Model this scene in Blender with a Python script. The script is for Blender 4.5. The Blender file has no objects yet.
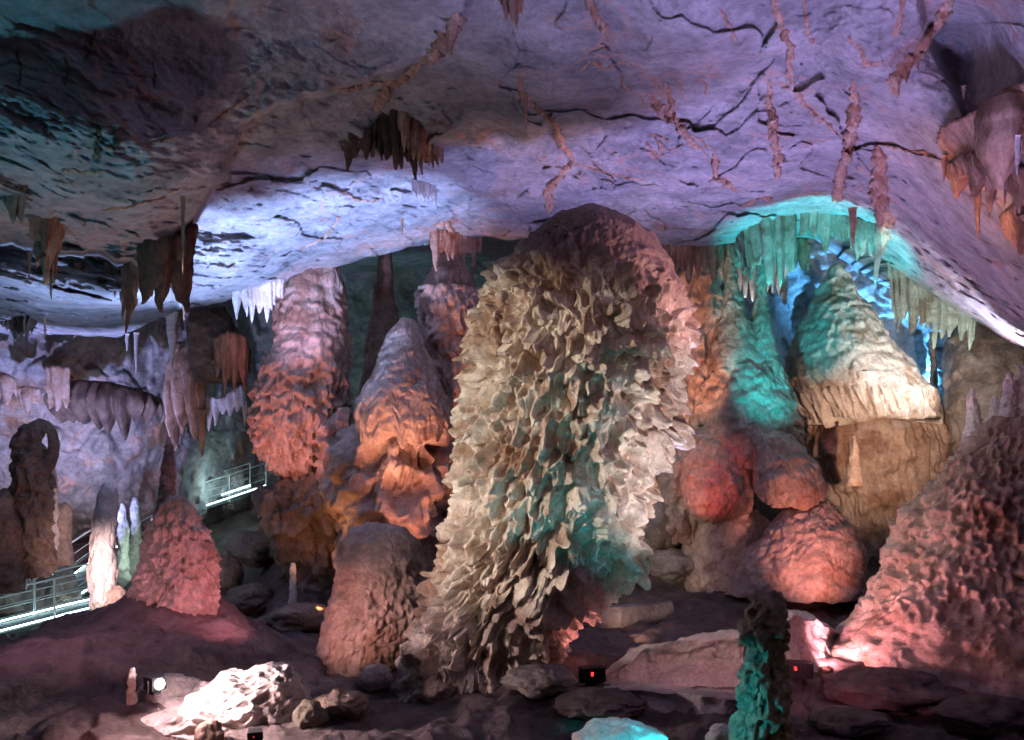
import bpy, math
import numpy as np

# ------------------------------------------------------------------ camera frame
F, CX, HY, CZ = 900.0, 512.0, 470.0, 3.5      # focal length in pixels, centre column, horizon row, eye height
C = bpy.context.scene.collection
rng = np.random.default_rng(7)

def P(px, py, d):
    px = np.asarray(px, float); py = np.asarray(py, float); d = np.asarray(d, float)
    return np.stack(np.broadcast_arrays((px - CX) * d / F, d, CZ + (HY - py) * d / F), -1)

# ------------------------------------------------------------------ noise
def _hash(ix, iy, iz, seed):
    h = (ix.astype(np.uint32) * np.uint32(374761393) + iy.astype(np.uint32) * np.uint32(668265263)
         + iz.astype(np.uint32) * np.uint32(2147483647) + np.uint32((seed * 974634777) & 0xffffffff))
    h = (h ^ (h >> np.uint32(13))) * np.uint32(1274126177)
    h = (h ^ (h >> np.uint32(16))) * np.uint32(2246822519)
    return h ^ (h >> np.uint32(13))

def noise(p, seed=0):
    """gradient noise, about -1..1"""
    shp = p.shape[:-1]
    p = p.reshape(-1, 3)
    i = np.floor(p); f = p - i; i = i.astype(np.int64)
    u = f * f * f * (f * (f * 6 - 15) + 10)
    out = 0.0
    for a in (0, 1):
        wx = u[:, 0] if a else 1 - u[:, 0]
        for b in (0, 1):
            wy = u[:, 1] if b else 1 - u[:, 1]
            for c in (0, 1):
                wz = u[:, 2] if c else 1 - u[:, 2]
                h = _hash(i[:, 0] + a, i[:, 1] + b, i[:, 2] + c, seed)
                gx = ((h & np.uint32(1023)).astype(float) / 511.5 - 1)
                gy = (((h >> np.uint32(10)) & np.uint32(1023)).astype(float) / 511.5 - 1)
                gz = (((h >> np.uint32(20)) & np.uint32(1023)).astype(float) / 511.5 - 1)
                out = out + wx * wy * wz * (gx * (f[:, 0] - a) + gy * (f[:, 1] - b) + gz * (f[:, 2] - c))
    return (out * 1.25).reshape(shp)

def fbm(p, octv=4, seed=0, gain=0.5, lac=2.03):
    s = 0; a = 1
    for k in range(octv):
        s = s + a * noise(p * lac ** k + 17.3 * k, seed + k); a *= gain
    return s

def ridged(p, octv=3, seed=0):
    s = 0; a = 1
    for k in range(octv):
        s = s + a * (1 - 2 * np.abs(noise(p * 2.05 ** k + 9.1 * k, seed + k))); a *= 0.5
    return s

def ss(a, b, x):
    t = np.clip((x - a) / (b - a), 0, 1)
    return t * t * (3 - 2 * t)

def terrace(t, sharp=0.25):
    k = np.floor(t); f = t - k
    return k + ss(1 - sharp, 1, f)

def plates(x, y, seed):
    """broken rock plates: each cell of a jittered grid is a facet with a tilt of its own"""
    ix = np.floor(x).astype(np.int64); iy = np.floor(y).astype(np.int64)
    best = np.full(x.shape, 9e9); val = np.zeros(x.shape)
    z0 = np.zeros(x.shape, np.int64)
    for a in (-1, 0, 1):
        for b in (-1, 0, 1):
            h = _hash(ix + a, iy + b, z0, seed)
            jx = ix + a + (h & np.uint32(255)) / 255.0; jy = iy + b + ((h >> np.uint32(8)) & np.uint32(255)) / 255.0
            tx = ((h >> np.uint32(16)) & np.uint32(255)) / 127.5 - 1; ty = ((h >> np.uint32(24)) & np.uint32(255)) / 127.5 - 1
            dx = x - jx; dy = y - jy; q = dx * dx + dy * dy
            m = q < best
            best = np.where(m, q, best); val = np.where(m, tx * dx + ty * dy + .12 * tx * ty, val)
    return val

# ------------------------------------------------------------------ mesh output
def grid_faces(nv, nu, wrap=False):
    a = np.arange(nv * nu).reshape(nv, nu)
    if wrap:
        b = np.roll(a, -1, axis=1)
        q = np.stack([a[:-1], a[1:], b[1:], b[:-1]], -1)
    else:
        q = np.stack([a[:-1, :-1], a[1:, :-1], a[1:, 1:], a[:-1, 1:]], -1)
    return q.reshape(-1, 4)

def props(o, label=None, cat=None, group=None, kind=None):
    if label: o['label'] = label
    if cat: o['category'] = cat
    if group: o['group'] = group
    if kind: o['kind'] = kind
    return o

def link_mesh(name, v, faces, mat, parent=None, base=None, smooth=True):
    v = np.asarray(v, float).reshape(-1, 3)
    if base is None:
        base = np.array(parent['_b']) if parent is not None else np.array([v[:, 0].mean(), v[:, 1].mean(), v[:, 2].min()])
    me = bpy.data.meshes.new(name)
    me.vertices.add(len(v)); me.vertices.foreach_set('co', (v - base).ravel().astype(np.float32))
    if isinstance(faces, np.ndarray):
        faces = [faces]
    loops = np.concatenate([f.ravel() for f in faces])
    tot = np.concatenate([np.full(len(f), f.shape[1]) for f in faces])
    me.loops.add(len(loops)); me.loops.foreach_set('vertex_index', loops.astype(np.int32))
    me.polygons.add(len(tot))
    me.polygons.foreach_set('loop_start', (np.cumsum(tot) - tot).astype(np.int32))
    me.polygons.foreach_set('use_smooth', np.full(len(tot), smooth))
    me.update(calc_edges=True); me.validate()
    me.materials.append(mat)
    o = bpy.data.objects.new(name, me); C.objects.link(o)
    o['_b'] = [float(x) for x in base]
    if parent is not None: o.parent = parent
    else: o.location = base
    return o

def empty(name, base, label, cat, group=None):
    o = bpy.data.objects.new(name, None); C.objects.link(o)
    o.location = base; o['_b'] = [float(x) for x in base]
    o.empty_display_size = 0.2
    return props(o, label, cat, group, 'thing')

class MB:
    """boxes, bars and tubes gathered into one part"""
    def __init__(s): s.v = []; s.q = []; s.t = []; s.n = 0
    def add(s, v, q):
        v = np.asarray(v, float); s.v.append(v); s.q.append(np.asarray(q) + s.n); s.n += len(v)
    def box(s, c, sz, axes=None):
        A = np.eye(3) if axes is None else np.asarray(axes, float)
        k = np.array([[x, y, z] for x in (-.5, .5) for y in (-.5, .5) for z in (-.5, .5)]) * np.asarray(sz)
        s.add(np.asarray(c) + k @ A, [[0, 1, 3, 2], [4, 6, 7, 5], [0, 4, 5, 1], [2, 3, 7, 6], [0, 2, 6, 4], [1, 5, 7, 3]])
    def tube(s, pts, r, n=8):
        pts = np.asarray(pts, float)
        t = np.gradient(pts, axis=0); t /= np.linalg.norm(t, axis=1)[:, None]
        up = np.array([0, 0, 1.0]) if abs(t[:, 2]).max() < 0.9 else np.array([0, 1.0, 0])
        b = np.cross(t, up); b /= np.linalg.norm(b, axis=1)[:, None]
        w = np.cross(b, t)
        a = np.arange(n) * 2 * math.pi / n
        rr = np.broadcast_to(np.asarray(r, float), (len(pts),))
        v = pts[:, None] + rr[:, None, None] * (b[:, None] * np.cos(a)[None, :, None] + w[:, None] * np.sin(a)[None, :, None])
        q = grid_faces(len(pts), n, True)
        v = np.concatenate([v.reshape(-1, 3), pts[:1], pts[-1:]])
        m = len(pts) * n
        caps = [[m, (k + 1) % n, k, k] for k in range(n)] + [[m + 1, m - n + k, m - n + (k + 1) % n, m - n + (k + 1) % n] for k in range(n)]
        s.add(v, q); s.t.append(np.array([c[:3] for c in caps]) + s.n - len(v))
    def build(s, name, mat, parent=None, smooth=False, base=None):
        f = [np.concatenate(s.q)]
        if s.t: f.append(np.concatenate(s.t))
        return link_mesh(name, np.concatenate(s.v), f, mat, parent, base, smooth)

# ------------------------------------------------------------------ materials
def rock(name, c1, c2, stain=None, stain_amt=0.5, scale=1.0, bump=0.35, rough=0.62, stain_scale=0.6, spec=0.35, fine=22.0, streak=(1, 1, 1), veins=False, dome=None):
    m = bpy.data.materials.new(name); m.use_nodes = True
    nt = m.node_tree; nt.nodes.clear(); N = nt.nodes.new; L = nt.links.new
    out = N('ShaderNodeOutputMaterial'); b = N('ShaderNodeBsdfPrincipled'); L(b.outputs[0], out.inputs[0])
    tc = N('ShaderNodeTexCoord'); mp = N('ShaderNodeMapping'); L(tc.outputs['Object'], mp.inputs[0]); mp.inputs['Scale'].default_value = streak
    def nz(sc, det, r=0.6, src=mp):
        n = N('ShaderNodeTexNoise'); n.inputs['Scale'].default_value = sc; n.inputs['Detail'].default_value = det
        n.inputs['Roughness'].default_value = r; L(src.outputs[0], n.inputs['Vector']); return n
    def ramp(src, p0, p1, a, c):
        r = N('ShaderNodeValToRGB'); r.color_ramp.elements[0].position = p0; r.color_ramp.elements[1].position = p1
        r.color_ramp.elements[0].color = (*a, 1); r.color_ramp.elements[1].color = (*c, 1); L(src.outputs[0], r.inputs[0]); return r
    n1 = nz(1.7 * scale, 7)
    col = ramp(n1, 0.36, 0.64, c1, c2)
    if stain:
        n2 = nz(stain_scale, 8, 0.68)
        k = ramp(n2, 0.62 - 0.25 * stain_amt, 0.70 - 0.2 * stain_amt, (0, 0, 0), (1, 1, 1))
        mx = N('ShaderNodeMix'); mx.data_type = 'RGBA'; L(k.outputs[0], mx.inputs[0]); L(col.outputs[0], mx.inputs[6]); mx.inputs[7].default_value = (*stain, 1)
        cout = mx.outputs[2]
    else:
        cout = col.outputs[0]
    if dome:     # the mud-coloured crust of the crown, lower on its right side
        sx = N('ShaderNodeSeparateXYZ'); L(tc.outputs['Object'], sx.inputs[0])
        q1 = N('ShaderNodeMath'); q1.operation = 'MULTIPLY_ADD'; L(sx.outputs['X'], q1.inputs[0]); q1.inputs[1].default_value = .38; L(sx.outputs['Z'], q1.inputs[2])
        q2 = N('ShaderNodeMath'); q2.operation = 'MULTIPLY_ADD'; L(nz(1.6, 5).outputs[0], q2.inputs[0]); q2.inputs[1].default_value = 1.3; L(q1.outputs[0], q2.inputs[2])
        q3 = N('ShaderNodeMapRange'); L(q2.outputs[0], q3.inputs[0]); q3.inputs[1].default_value = 7.9; q3.inputs[2].default_value = 8.7
        m0 = N('ShaderNodeMix'); m0.data_type = 'RGBA'; L(q3.outputs[0], m0.inputs[0]); L(cout, m0.inputs[6]); m0.inputs[7].default_value = (*dome, 1); cout = m0.outputs[2]
    # mottling that belongs to the stone: pale and dark specks
    n4 = nz(9.0 * scale, 8, 0.75)
    sp = ramp(n4, 0.30, 0.72, (.58, .56, .54), (1.22, 1.2, 1.18))
    mm = N('ShaderNodeMix'); mm.data_type = 'RGBA'; mm.blend_type = 'MULTIPLY'; mm.inputs[0].default_value = 1.0
    L(cout, mm.inputs[6]); L(sp.outputs[0], mm.inputs[7]); cout = mm.outputs[2]
    if veins:
        wn = nz(.9, 6, .6); va = N('ShaderNodeVectorMath'); va.operation = 'MULTIPLY_ADD'
        L(wn.outputs['Color'], va.inputs[0]); va.inputs[1].default_value = (1.6, 1.6, 1.6); L(mp.outputs[0], va.inputs[2])
        vo = N('ShaderNodeTexVoronoi'); vo.feature = 'DISTANCE_TO_EDGE'; vo.inputs['Scale'].default_value = .75; L(va.outputs[0], vo.inputs['Vector'])
        vr = ramp(vo, 0.006, 0.035, (1, 1, 1), (0, 0, 0))
        gate = ramp(nz(.5, 5, .6), .46, .60, (0, 0, 0), (.8, .8, .8))
        g2 = N('ShaderNodeMix'); g2.data_type = 'RGBA'; g2.blend_type = 'MULTIPLY'; g2.inputs[0].default_value = 1; L(vr.outputs[0], g2.inputs[6]); L(gate.outputs[0], g2.inputs[7])
        m3 = N('ShaderNodeMix'); m3.data_type = 'RGBA'; L(g2.outputs[2], m3.inputs[0]); L(cout, m3.inputs[6]); m3.inputs[7].default_value = (.62, .36, .26, 1); cout = m3.outputs[2]
    L(cout, b.inputs['Base Color'])
    b.inputs['Roughness'].default_value = rough; b.inputs['Specular IOR Level'].default_value = spec
    n3 = nz(fine * scale * 0.35, 9, 0.7)
    bp = N('ShaderNodeBump'); bp.inputs['Strength'].default_value = bump; bp.inputs['Distance'].default_value = 0.12
    L(n3.outputs[0], bp.inputs['Height']); L(bp.outputs[0], b.inputs['Normal'])
    return m

def plain(name, col, rough=0.5, metal=0.0, emit=None, power=0):
    m = bpy.data.materials.new(name); m.use_nodes = True
    b = m.node_tree.nodes['Principled BSDF']
    b.inputs['Base Color'].default_value = (*col, 1); b.inputs['Roughness'].default_value = rough; b.inputs['Metallic'].default_value = metal
    if emit:
        b.inputs['Emission Color'].default_value = (*emit, 1); b.inputs['Emission Strength'].default_value = power
    else:
        N = m.node_tree.nodes.new; L = m.node_tree.links.new
        n = N('ShaderNodeTexNoise'); n.inputs['Scale'].default_value = 30
        r = N('ShaderNodeValToRGB'); r.color_ramp.elements[0].color = (*[c * .75 for c in col], 1); r.color_ramp.elements[1].color = (*col, 1)
        L(n.outputs[0], r.inputs[0]); L(r.outputs[0], b.inputs['Base Color'])
    return m

M = dict(
    ceil=rock('ceiling_rock', (.30, .30, .31), (.58, .57, .58), (.40, .24, .18), .18, 0.8, .75, .7, .35, .2, veins=True),
    wall=rock('wall_rock', (.30, .29, .30), (.52, .50, .50), (.36, .22, .15), .25, 0.8, .8, .7, .3, .2, veins=True),
    floor=rock('floor_mud', (.10, .075, .07), (.21, .155, .145), (.30, .24, .22), .25, 1.2, .8, .6, .4, .3),
    cream=rock('cream_flowstone', (.55, .47, .40), (.80, .73, .64), (.42, .28, .20), .35, 1.6, .5, .5, .8, .45),
    tan=rock('tan_flowstone', (.40, .30, .24), (.66, .53, .44), (.32, .19, .13), .45, 1.3, .6, .55, .6, .4),
    brown=rock('brown_flowstone', (.24, .17, .13), (.44, .33, .26), (.20, .12, .08), .4, 1.6, .8, .6, .7, .35),
    grey=rock('grey_limestone', (.26, .23, .21), (.46, .42, .38), (.22, .16, .12), .4, 1.3, .7, .6, .5, .3),
    white=rock('white_calcite', (.72, .67, .62), (.88, .84, .80), (.60, .45, .36), .3, 2.0, .4, .45, .8, .45),
    pale=rock('pale_rimstone', (.52, .46, .43), (.70, .63, .60), (.45, .35, .31), .3, 1.6, .7, .6, .8, .35),
    vein=rock('iron_stained_dripstone', (.58, .32, .21), (.84, .60, .46), (.45, .22, .13), .4, 2.5, .7, .55, 1.5, .35),
    drip=rock('orange_dripstone', (.44, .25, .16), (.66, .43, .30), (.28, .14, .09), .4, 2.0, .5, .5, 1.2, .4, 22, (1, 1, .55)),
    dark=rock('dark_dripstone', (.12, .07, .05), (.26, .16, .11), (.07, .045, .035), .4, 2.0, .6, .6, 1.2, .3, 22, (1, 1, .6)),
    moss=rock('lampflora_dripstone', (.22, .18, .12), (.44, .38, .28), (.12, .10, .06), .4, 2.2, .9, .6, 1.3, .3),
    great=rock('cream_flowstone_brown_dome', (.48, .38, .31), (.82, .74, .64), (.36, .23, .16), .55, 1.6, .5, .5, .8, .45, dome=(.36, .25, .21)),
    steel=plain('galvanised_steel', (.55, .6, .6), .45, .1),
    deck=plain('walkway_grating', (.14, .16, .16), .6, .4),
    black=plain('black_metal', (.012, .012, .014), .45, .2),
    led=plain('cool_led', (.8, .95, 1), .5, 0, (.62, .95, 1.0), 14.0),
    red=plain('red_readout', (.6, .02, .02), .5, 0, (1, .06, .05), 2.2),
    glow=plain('white_lamp_lens', (1, 1, 1), .4, 0, (1, .93, .95), 28.0),
    glowp=plain('pink_lamp_lens', (1, .8, .8), .4, 0, (1, .5, .5), 6.0),
)

# ------------------------------------------------------------------ lathed rock bodies
def wrapd(a):
    return (a + math.pi) % (2 * math.pi) - math.pi

def body_mesh(rows, d, layers, nu=260, step=1.6, yr=1.0, droop=0.5, seed=1, dense=0.42, lean=0.0, soft=1.0, warp=.05, blur=2, tilt=0.0, jag=0.0, jagf=3.0, inset=0.0):
    """rows (row, left, right) of an upright rock at distance d, turned into a closed displaced surface"""
    R = np.random.default_rng(seed)
    rows = np.array([r[:3] for r in rows], float)
    py = np.arange(rows[0, 0], rows[-1, 0] + 1e-6, 1.0)
    xl = np.interp(py, rows[:, 0], rows[:, 1]); xr = np.interp(py, rows[:, 0], rows[:, 2])
    k = max(1, int(4 * soft))
    if len(py) > 4 * k:
        ker = np.ones(2 * k + 1) / (2 * k + 1)
        sm = lambda a: np.convolve(np.pad(a, k, mode='reflect', reflect_type='odd'), ker, 'valid')
        xl, xr = sm(xl), sm(xr)
    s = d / F
    z = CZ + (HY - py) * s; cx = ((xl + xr) / 2 - CX) * s; r = np.maximum((xr - xl) / 2 * s, 0.004)
    L = np.concatenate([[0], np.cumsum(np.hypot(np.diff(z), np.diff(r)))])
    nv = max(12, int(L[-1] / (s * step)))
    l = np.linspace(0, L[-1], nv)
    z, cx, r, pyl = (np.interp(l, L, q) for q in (z, cx, r, py))
    t = np.linspace(-math.pi, math.pi, nu, endpoint=False)
    th = t - dense * np.sin(t)                     # denser on the side that faces the path
    a = th - math.pi / 2
    cyl = d + r * 0 + lean * (z - z[-1])
    X = cx[:, None] + r[:, None] * np.cos(a); Y = cyl[:, None] + yr * r[:, None] * np.sin(a); Z = z[:, None] + 0 * X
    pos = np.stack([X, Y, Z], -1)
    du = np.roll(pos, -1, 1) - np.roll(pos, 1, 1); dv = np.gradient(pos, axis=0)
    n = np.cross(du, dv); n /= np.linalg.norm(n, axis=-1)[..., None] + 1e-9
    out = pos - np.stack([cx, cyl, z], -1)[:, None]
    if (n * out).sum() < 0: n = -n
    H = np.zeros((nv, nu)); D = np.zeros((nv, nu))
    def msk(rg):
        if not rg: return 1.0
        e = rg[2] if len(rg) > 2 else 14
        pe = pyl[:, None] - tilt * np.clip(np.cos(a), -.15, 1)[None] * (1 - ss(420, 560, pyl))[:, None]
        return ss(rg[0] - e, rg[0] + e, pe) * (1 - ss(rg[1] - e, rg[1] + e, pe))
    for ly in layers:
        kind = ly[0]
        if kind in ('scales', 'bumps', 'pits'):
            _, w, h, amp, dens, rg = ly
            T = np.zeros((nv, nu))
            W1 = noise(pos * (.45 / w), seed + 61) ; W2 = noise(pos * (.45 / w) + 31, seed + 62)
            area = np.trapz(2 * math.pi * r, l)
            cnt = int(min(9000, dens * area / (2 * w * h * 0.8)))
            pr = r / r.sum(); cs = np.cumsum(pr)
            li = l[np.minimum(np.searchsorted(cs, R.random(cnt)), nv - 1)]
            tt = R.uniform(-math.pi, math.pi, cnt)
            ww = w * R.uniform(.6, 1.5, cnt); hh = h * R.uniform(.6, 1.5, cnt); aa = amp * R.uniform(.35, 1.1, cnt)
            for q in range(cnt):
                if kind == 'scales': i0, i1 = np.searchsorted(l, [li[q], li[q] + hh[q]])
                else: i0, i1 = np.searchsorted(l, [li[q] - hh[q], li[q] + hh[q]])
                if i1 - i0 < 2: continue
                rr = r[min((i0 + i1) // 2, nv - 1)]
                U = wrapd(th - tt[q]) * rr / ww[q]
                c = np.nonzero(np.abs(U) < 1)[0]
                if len(c) == 0: continue
                U = U[c][None]; V = ((l[i0:i1] - li[q]) / hh[q])[:, None]
                if kind == 'scales':
                    Uw = np.clip(U + .55 * W1[i0:i1][:, c], -1, 1)
                    A = V * (1 + .35 * Uw ** 2) + .30 * W2[i0:i1][:, c]
                    k_ = np.where(A < .76, (A - .76) / .76, (A - .76) / .24)
                    val = np.clip(1 - k_ ** 2, 0, 1) ** .6 * np.sqrt(np.clip(1 - Uw * Uw, 0, 1))
                else:
                    val = np.sqrt(np.clip(1 - (U + .4 * W1[i0:i1][:, c]) ** 2 - (V + .4 * W2[i0:i1][:, c]) ** 2, 0, 1))
                blk = np.ix_(np.arange(i0, i1), c)
                T[blk] = np.maximum(T[blk], aa[q] * val)
            T = T * msk(rg)
            if kind == 'pits': H -= T
            else: H += T; D += T if kind == 'scales' else 0
        elif kind == 'flutes':
            _, fr, amp, rg = ly
            q = np.stack([np.cos(a)[None] * r[:, None] * fr, np.sin(a)[None] * r[:, None] * fr, (l * fr * .07)[:, None] + 0 * X], -1)
            H += amp * (ridged(q, 2, seed + 31)) * .6 * msk(rg)
        elif kind == 'fbm':
            _, fr, amp, rg = ly
            H += amp * fbm(pos * fr, 4, seed + 5) * msk(rg)
        elif kind == 'ledges':
            _, fr, amp, rg = ly
            q = (l * fr)[:, None] + .5 * fbm(pos * .8, 3, seed + 8)
            H += amp * ((q % 1.0) ** 1.5) * (.5 + .5 * noise(pos * 1.1, seed + 2)) * msk(rg)
        elif kind == 'ridge':
            _, fr, amp, rg = ly
            H += amp * ridged(pos * fr, 3, seed + 12) * msk(rg)
    for _ in range(blur):
        H = .25 * np.roll(H, 1, 1) + .5 * H + .25 * np.roll(H, -1, 1)
        Hp = np.pad(H, ((1, 1), (0, 0)), mode='edge'); H = .25 * Hp[:-2] + .5 * Hp[1:-1] + .25 * Hp[2:]
    if blur: H = H + .012 * fbm(pos * 9.0, 3, seed + 71) + .006 * fbm(pos * 24.0, 2, seed + 72)
    mr = H.mean(1); kk = np.ones(9) / 9; mr = np.convolve(np.pad(mr, 4, mode='edge'), kk, 'valid')
    H = H - .85 * mr[:, None] - inset * H.std()
    lim = np.minimum(1.0, r / (np.abs(H).max() * 1.2 + 1e-6))[:, None]
    H = H * lim; D = D * lim
    pos = pos + n * H[..., None]
    if warp:
        wv = np.stack([noise(pos * 3.1, seed + 91), noise(pos * 3.1 + 9, seed + 92), noise(pos * 3.1 + 27, seed + 93)], -1)
        pos = pos + warp * wv * np.minimum(1, r / .5)[:, None, None]
    pos[..., 2] -= droop * D
    if jag:
        jn = noise(np.stack([np.cos(a) * r.max() * jagf, np.sin(a) * r.max() * jagf, 0 * a], -1), seed + 44)
        pos[..., 2] -= jag * (np.clip(jn + .15, -.2, 1))[None] * (np.linspace(0, 1, nv) ** 3)[:, None]
    v = pos.reshape(-1, 3); f = [grid_faces(nv, nu, True)]
    top = pos[0].mean(0); bot = pos[-1].mean(0); m = nv * nu
    v = np.concatenate([v, [top, bot]])
    k = np.arange(nu); k2 = (k + 1) % nu
    f.append(np.stack([np.full(nu, m), k, k2], -1)); f.append(np.stack([np.full(nu, m + 1), m - nu + k2, m - nu + k], -1))
    f = [x[:, ::-1] for x in f]
    base = np.array([cx[-1], d, z[-1]])
    return v, f, base

def body(name, rows, d, layers, mat, label=None, cat=None, parent=None, group=None, **kw):
    v, f, base = body_mesh(rows, d, layers, **kw)
    if parent is not None:
        return link_mesh(name, v, f, mat, parent)
    return props(link_mesh(name, v, f, mat, None, base), label, cat, group, 'thing')

def base_of(rows, d):
    r = rows[-1]
    return P((r[1] + r[2]) / 2, r[0], d)

# ------------------------------------------------------------------ curtains, stalactites, ribbons
def resample(pts, n):
    pts = np.asarray(pts, float)
    L = np.concatenate([[0], np.cumsum(np.linalg.norm(np.diff(pts, axis=0), axis=1))])
    t = np.linspace(0, L[-1], n)
    return np.stack([np.interp(t, L, pts[:, k]) for k in range(pts.shape[1])], -1)

def curtain_mesh(top, bot, amp=.12, fold=3.0, spike=.5, thick=.18, seed=3, res=1.0, belly=0.0, rough=.04):
    """top and bottom edges as (px, py, distance); a closed fluted sheet with a jagged lower edge"""
    top = np.asarray(top, float); bot = np.asarray(bot, float)
    T = P(top[:, 0], top[:, 1], top[:, 2]); B = P(bot[:, 0], bot[:, 1], bot[:, 2])
    wid = max(np.linalg.norm(np.diff(T, axis=0), axis=1).sum(), np.linalg.norm(np.diff(B, axis=0), axis=1).sum())
    dd = top[:, 2].mean(); px = dd / F
    nu = int(max(24, min(520, wid / (px * 1.3 * res)))); hgt = np.abs(T[:, 2].mean() - B[:, 2].mean())
    nv = int(max(10, min(150, hgt / (px * 1.8 * res))))
    T = resample(T, nu); B = resample(B, nu)
    u = np.linspace(0, wid, nu)
    fold = fold * 1.6; spike = spike * 1.0; amp = amp * .9
    q = np.stack([u * fold * .5, 0 * u + seed * 3.7, 0 * u], -1)
    ph = u * fold * math.pi + 2.2 * noise(q, seed)
    rid = np.abs(np.sin(ph)) ** .8
    q2 = np.stack([np.floor(ph / math.pi) * 7.31, 0 * u + seed, 0 * u + .5], -1)
    ln = np.clip(.5 + 1.1 * noise(q2 + .37, seed + 4), 0.0, 1.5) ** 1.6
    drop = spike * ln * rid ** 1.3 + .10 * spike * noise(np.stack([u * 9, 0 * u + seed, 0 * u], -1), 2)
    end = np.minimum(1, np.minimum(np.arange(nu), np.arange(nu)[::-1]) / max(2, nu * .05))
    v = np.linspace(0, 1, nv)[:, None]
    base = T[None] * (1 - v[..., None]) + B[None] * v[..., None]
    base[..., 2] += .12 * (1 - v) ** 3
    cut = (1 - rid) * np.clip(1.15 - .5 * ln, .2, 1) * hgt * .42
    base[..., 2] += (v ** 2.2) * (cut * end)[None]
    base[..., 2] -= (v ** 2) * (drop * end)[None]
    dirv = np.gradient(B + T, axis=0)[:, :2]; dirv /= np.linalg.norm(dirv, axis=1)[:, None] + 1e-9
    nrm = np.stack([dirv[:, 1], -dirv[:, 0], 0 * u], -1)
    nrm = np.where((nrm[:, 1] > 0)[:, None], -nrm, nrm)
    rid2 = np.abs(np.sin(ph * 2.7 + 1.3 * noise(q * 2 + 5, seed + 2)))
    off = amp * (rid[None] - .4 + .35 * (rid2[None] - .5)) * (.55 + .45 * v) + amp * .9 * fbm(np.stack([q[:, 0] * .5, q[:, 1], q[:, 2]], -1), 2, seed + 6)[None] + rough * (fbm(base * np.array([6, 6, 2.0]), 3, seed + 9) + 1.1 * fbm(base * 3.3, 3, seed + 19) + .5 * noise(base * np.array([3, 3, 11.0]), seed + 29)) + belly * np.sin(math.pi * np.clip(v, 0, 1)) 
    th = thick * (1 - .9 * v ** 1.2) * end[None] ** .5 * (.45 + .55 * rid[None])
    off = off * (.15 + .85 * end[None])
    front = base + nrm[None] * (off + th * .5)[..., None]
    back = base + nrm[None] * (off - th * .5)[..., None]
    ring = np.concatenate([front, back[::-1]], 0)           # rows wrap round the sheet
    ring = np.swapaxes(ring, 0, 1)                          # (nu, 2nv)
    f = [grid_faces(nu, 2 * nv, True)]
    m = 2 * nv
    vv = ring.reshape(-1, 3)
    e0 = np.arange(m)
    c0 = ring[0].mean(0); c1 = ring[-1].mean(0)
    vv = np.concatenate([vv, [c0, c1]])
    k = e0; k2 = (e0 + 1) % m; tot = nu * m
    f.append(np.stack([np.full(m, tot), k2, k], -1)); f.append(np.stack([np.full(m, tot + 1), tot - m + k, tot - m + k2], -1))
    return vv, f

def curtain(name, top, bot, mat, label=None, cat='dripstone curtain', parent=None, group=None, **kw):
    v, f = curtain_mesh(top, bot, **kw)
    if parent is not None: return link_mesh(name, v, f, mat, parent)
    t = np.asarray(top, float).mean(0)
    return props(link_mesh(name, v, f, mat, None, P(t[0], t[1], t[2])), label, cat, group, 'thing')

def spike_mesh(px, py, d, ln_px, w_px, seed=0, tipx=0.0, up=False, flat=1.0):
    R = np.random.default_rng(seed + 991)
    s = d / F; ln = ln_px * s; w = w_px * s / 2
    nv = int(max(10, min(60, ln_px / 2))); nu = 12
    v = np.linspace(0, 1, nv)
    r = w * (1 - v) ** .65 * (.86 + .2 * np.interp(v * 9, np.arange(11), R.random(11))) + .002
    r[0] = w * 1.15
    a = np.arange(nu) * 2 * math.pi / nu
    c = P(px, py, d)
    sg = 1 if up else -1
    cx = c[0] + tipx * s * v + .08 * w * np.sin(v * 9 + seed)
    lob = 1 + .13 * np.sin(a * 3 + seed)[None] + .08 * R.standard_normal((nv, nu)) 
    X = cx[:, None] + r[:, None] * np.cos(a) * lob; Y = c[1] + r[:, None] * np.sin(a) * lob * flat; Z = (c[2] + sg * v * ln)[:, None] + 0 * X
    vv = np.stack([X, Y, Z], -1).reshape(-1, 3)
    vv = np.concatenate([vv, [[cx[0], c[1], c[2]], [cx[-1], c[1], c[2] + sg * ln * 1.01]]])
    f = grid_faces(nv, nu, True); k = np.arange(nu); k2 = (k + 1) % nu; m = nv * nu
    t1 = np.stack([np.full(nu, m), k2, k], -1); t2 = np.stack([np.full(nu, m + 1), m - nu + k, m - nu + k2], -1)
    fs = [f, t1, t2]
    if not up: fs = [x[:, ::-1] for x in fs]
    return vv, [x[:, ::-1] for x in fs]

def spike(name, px, py, d, ln, w, mat, label=None, cat='stalactite', parent=None, group=None, **kw):
    v, f = spike_mesh(px, py, d, ln, w, **kw)
    if parent is not None: return link_mesh(name, v, f, mat, parent)
    return props(link_mesh(name, v, f, mat, None, P(px, py, d)), label, cat, group, 'thing')

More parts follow.
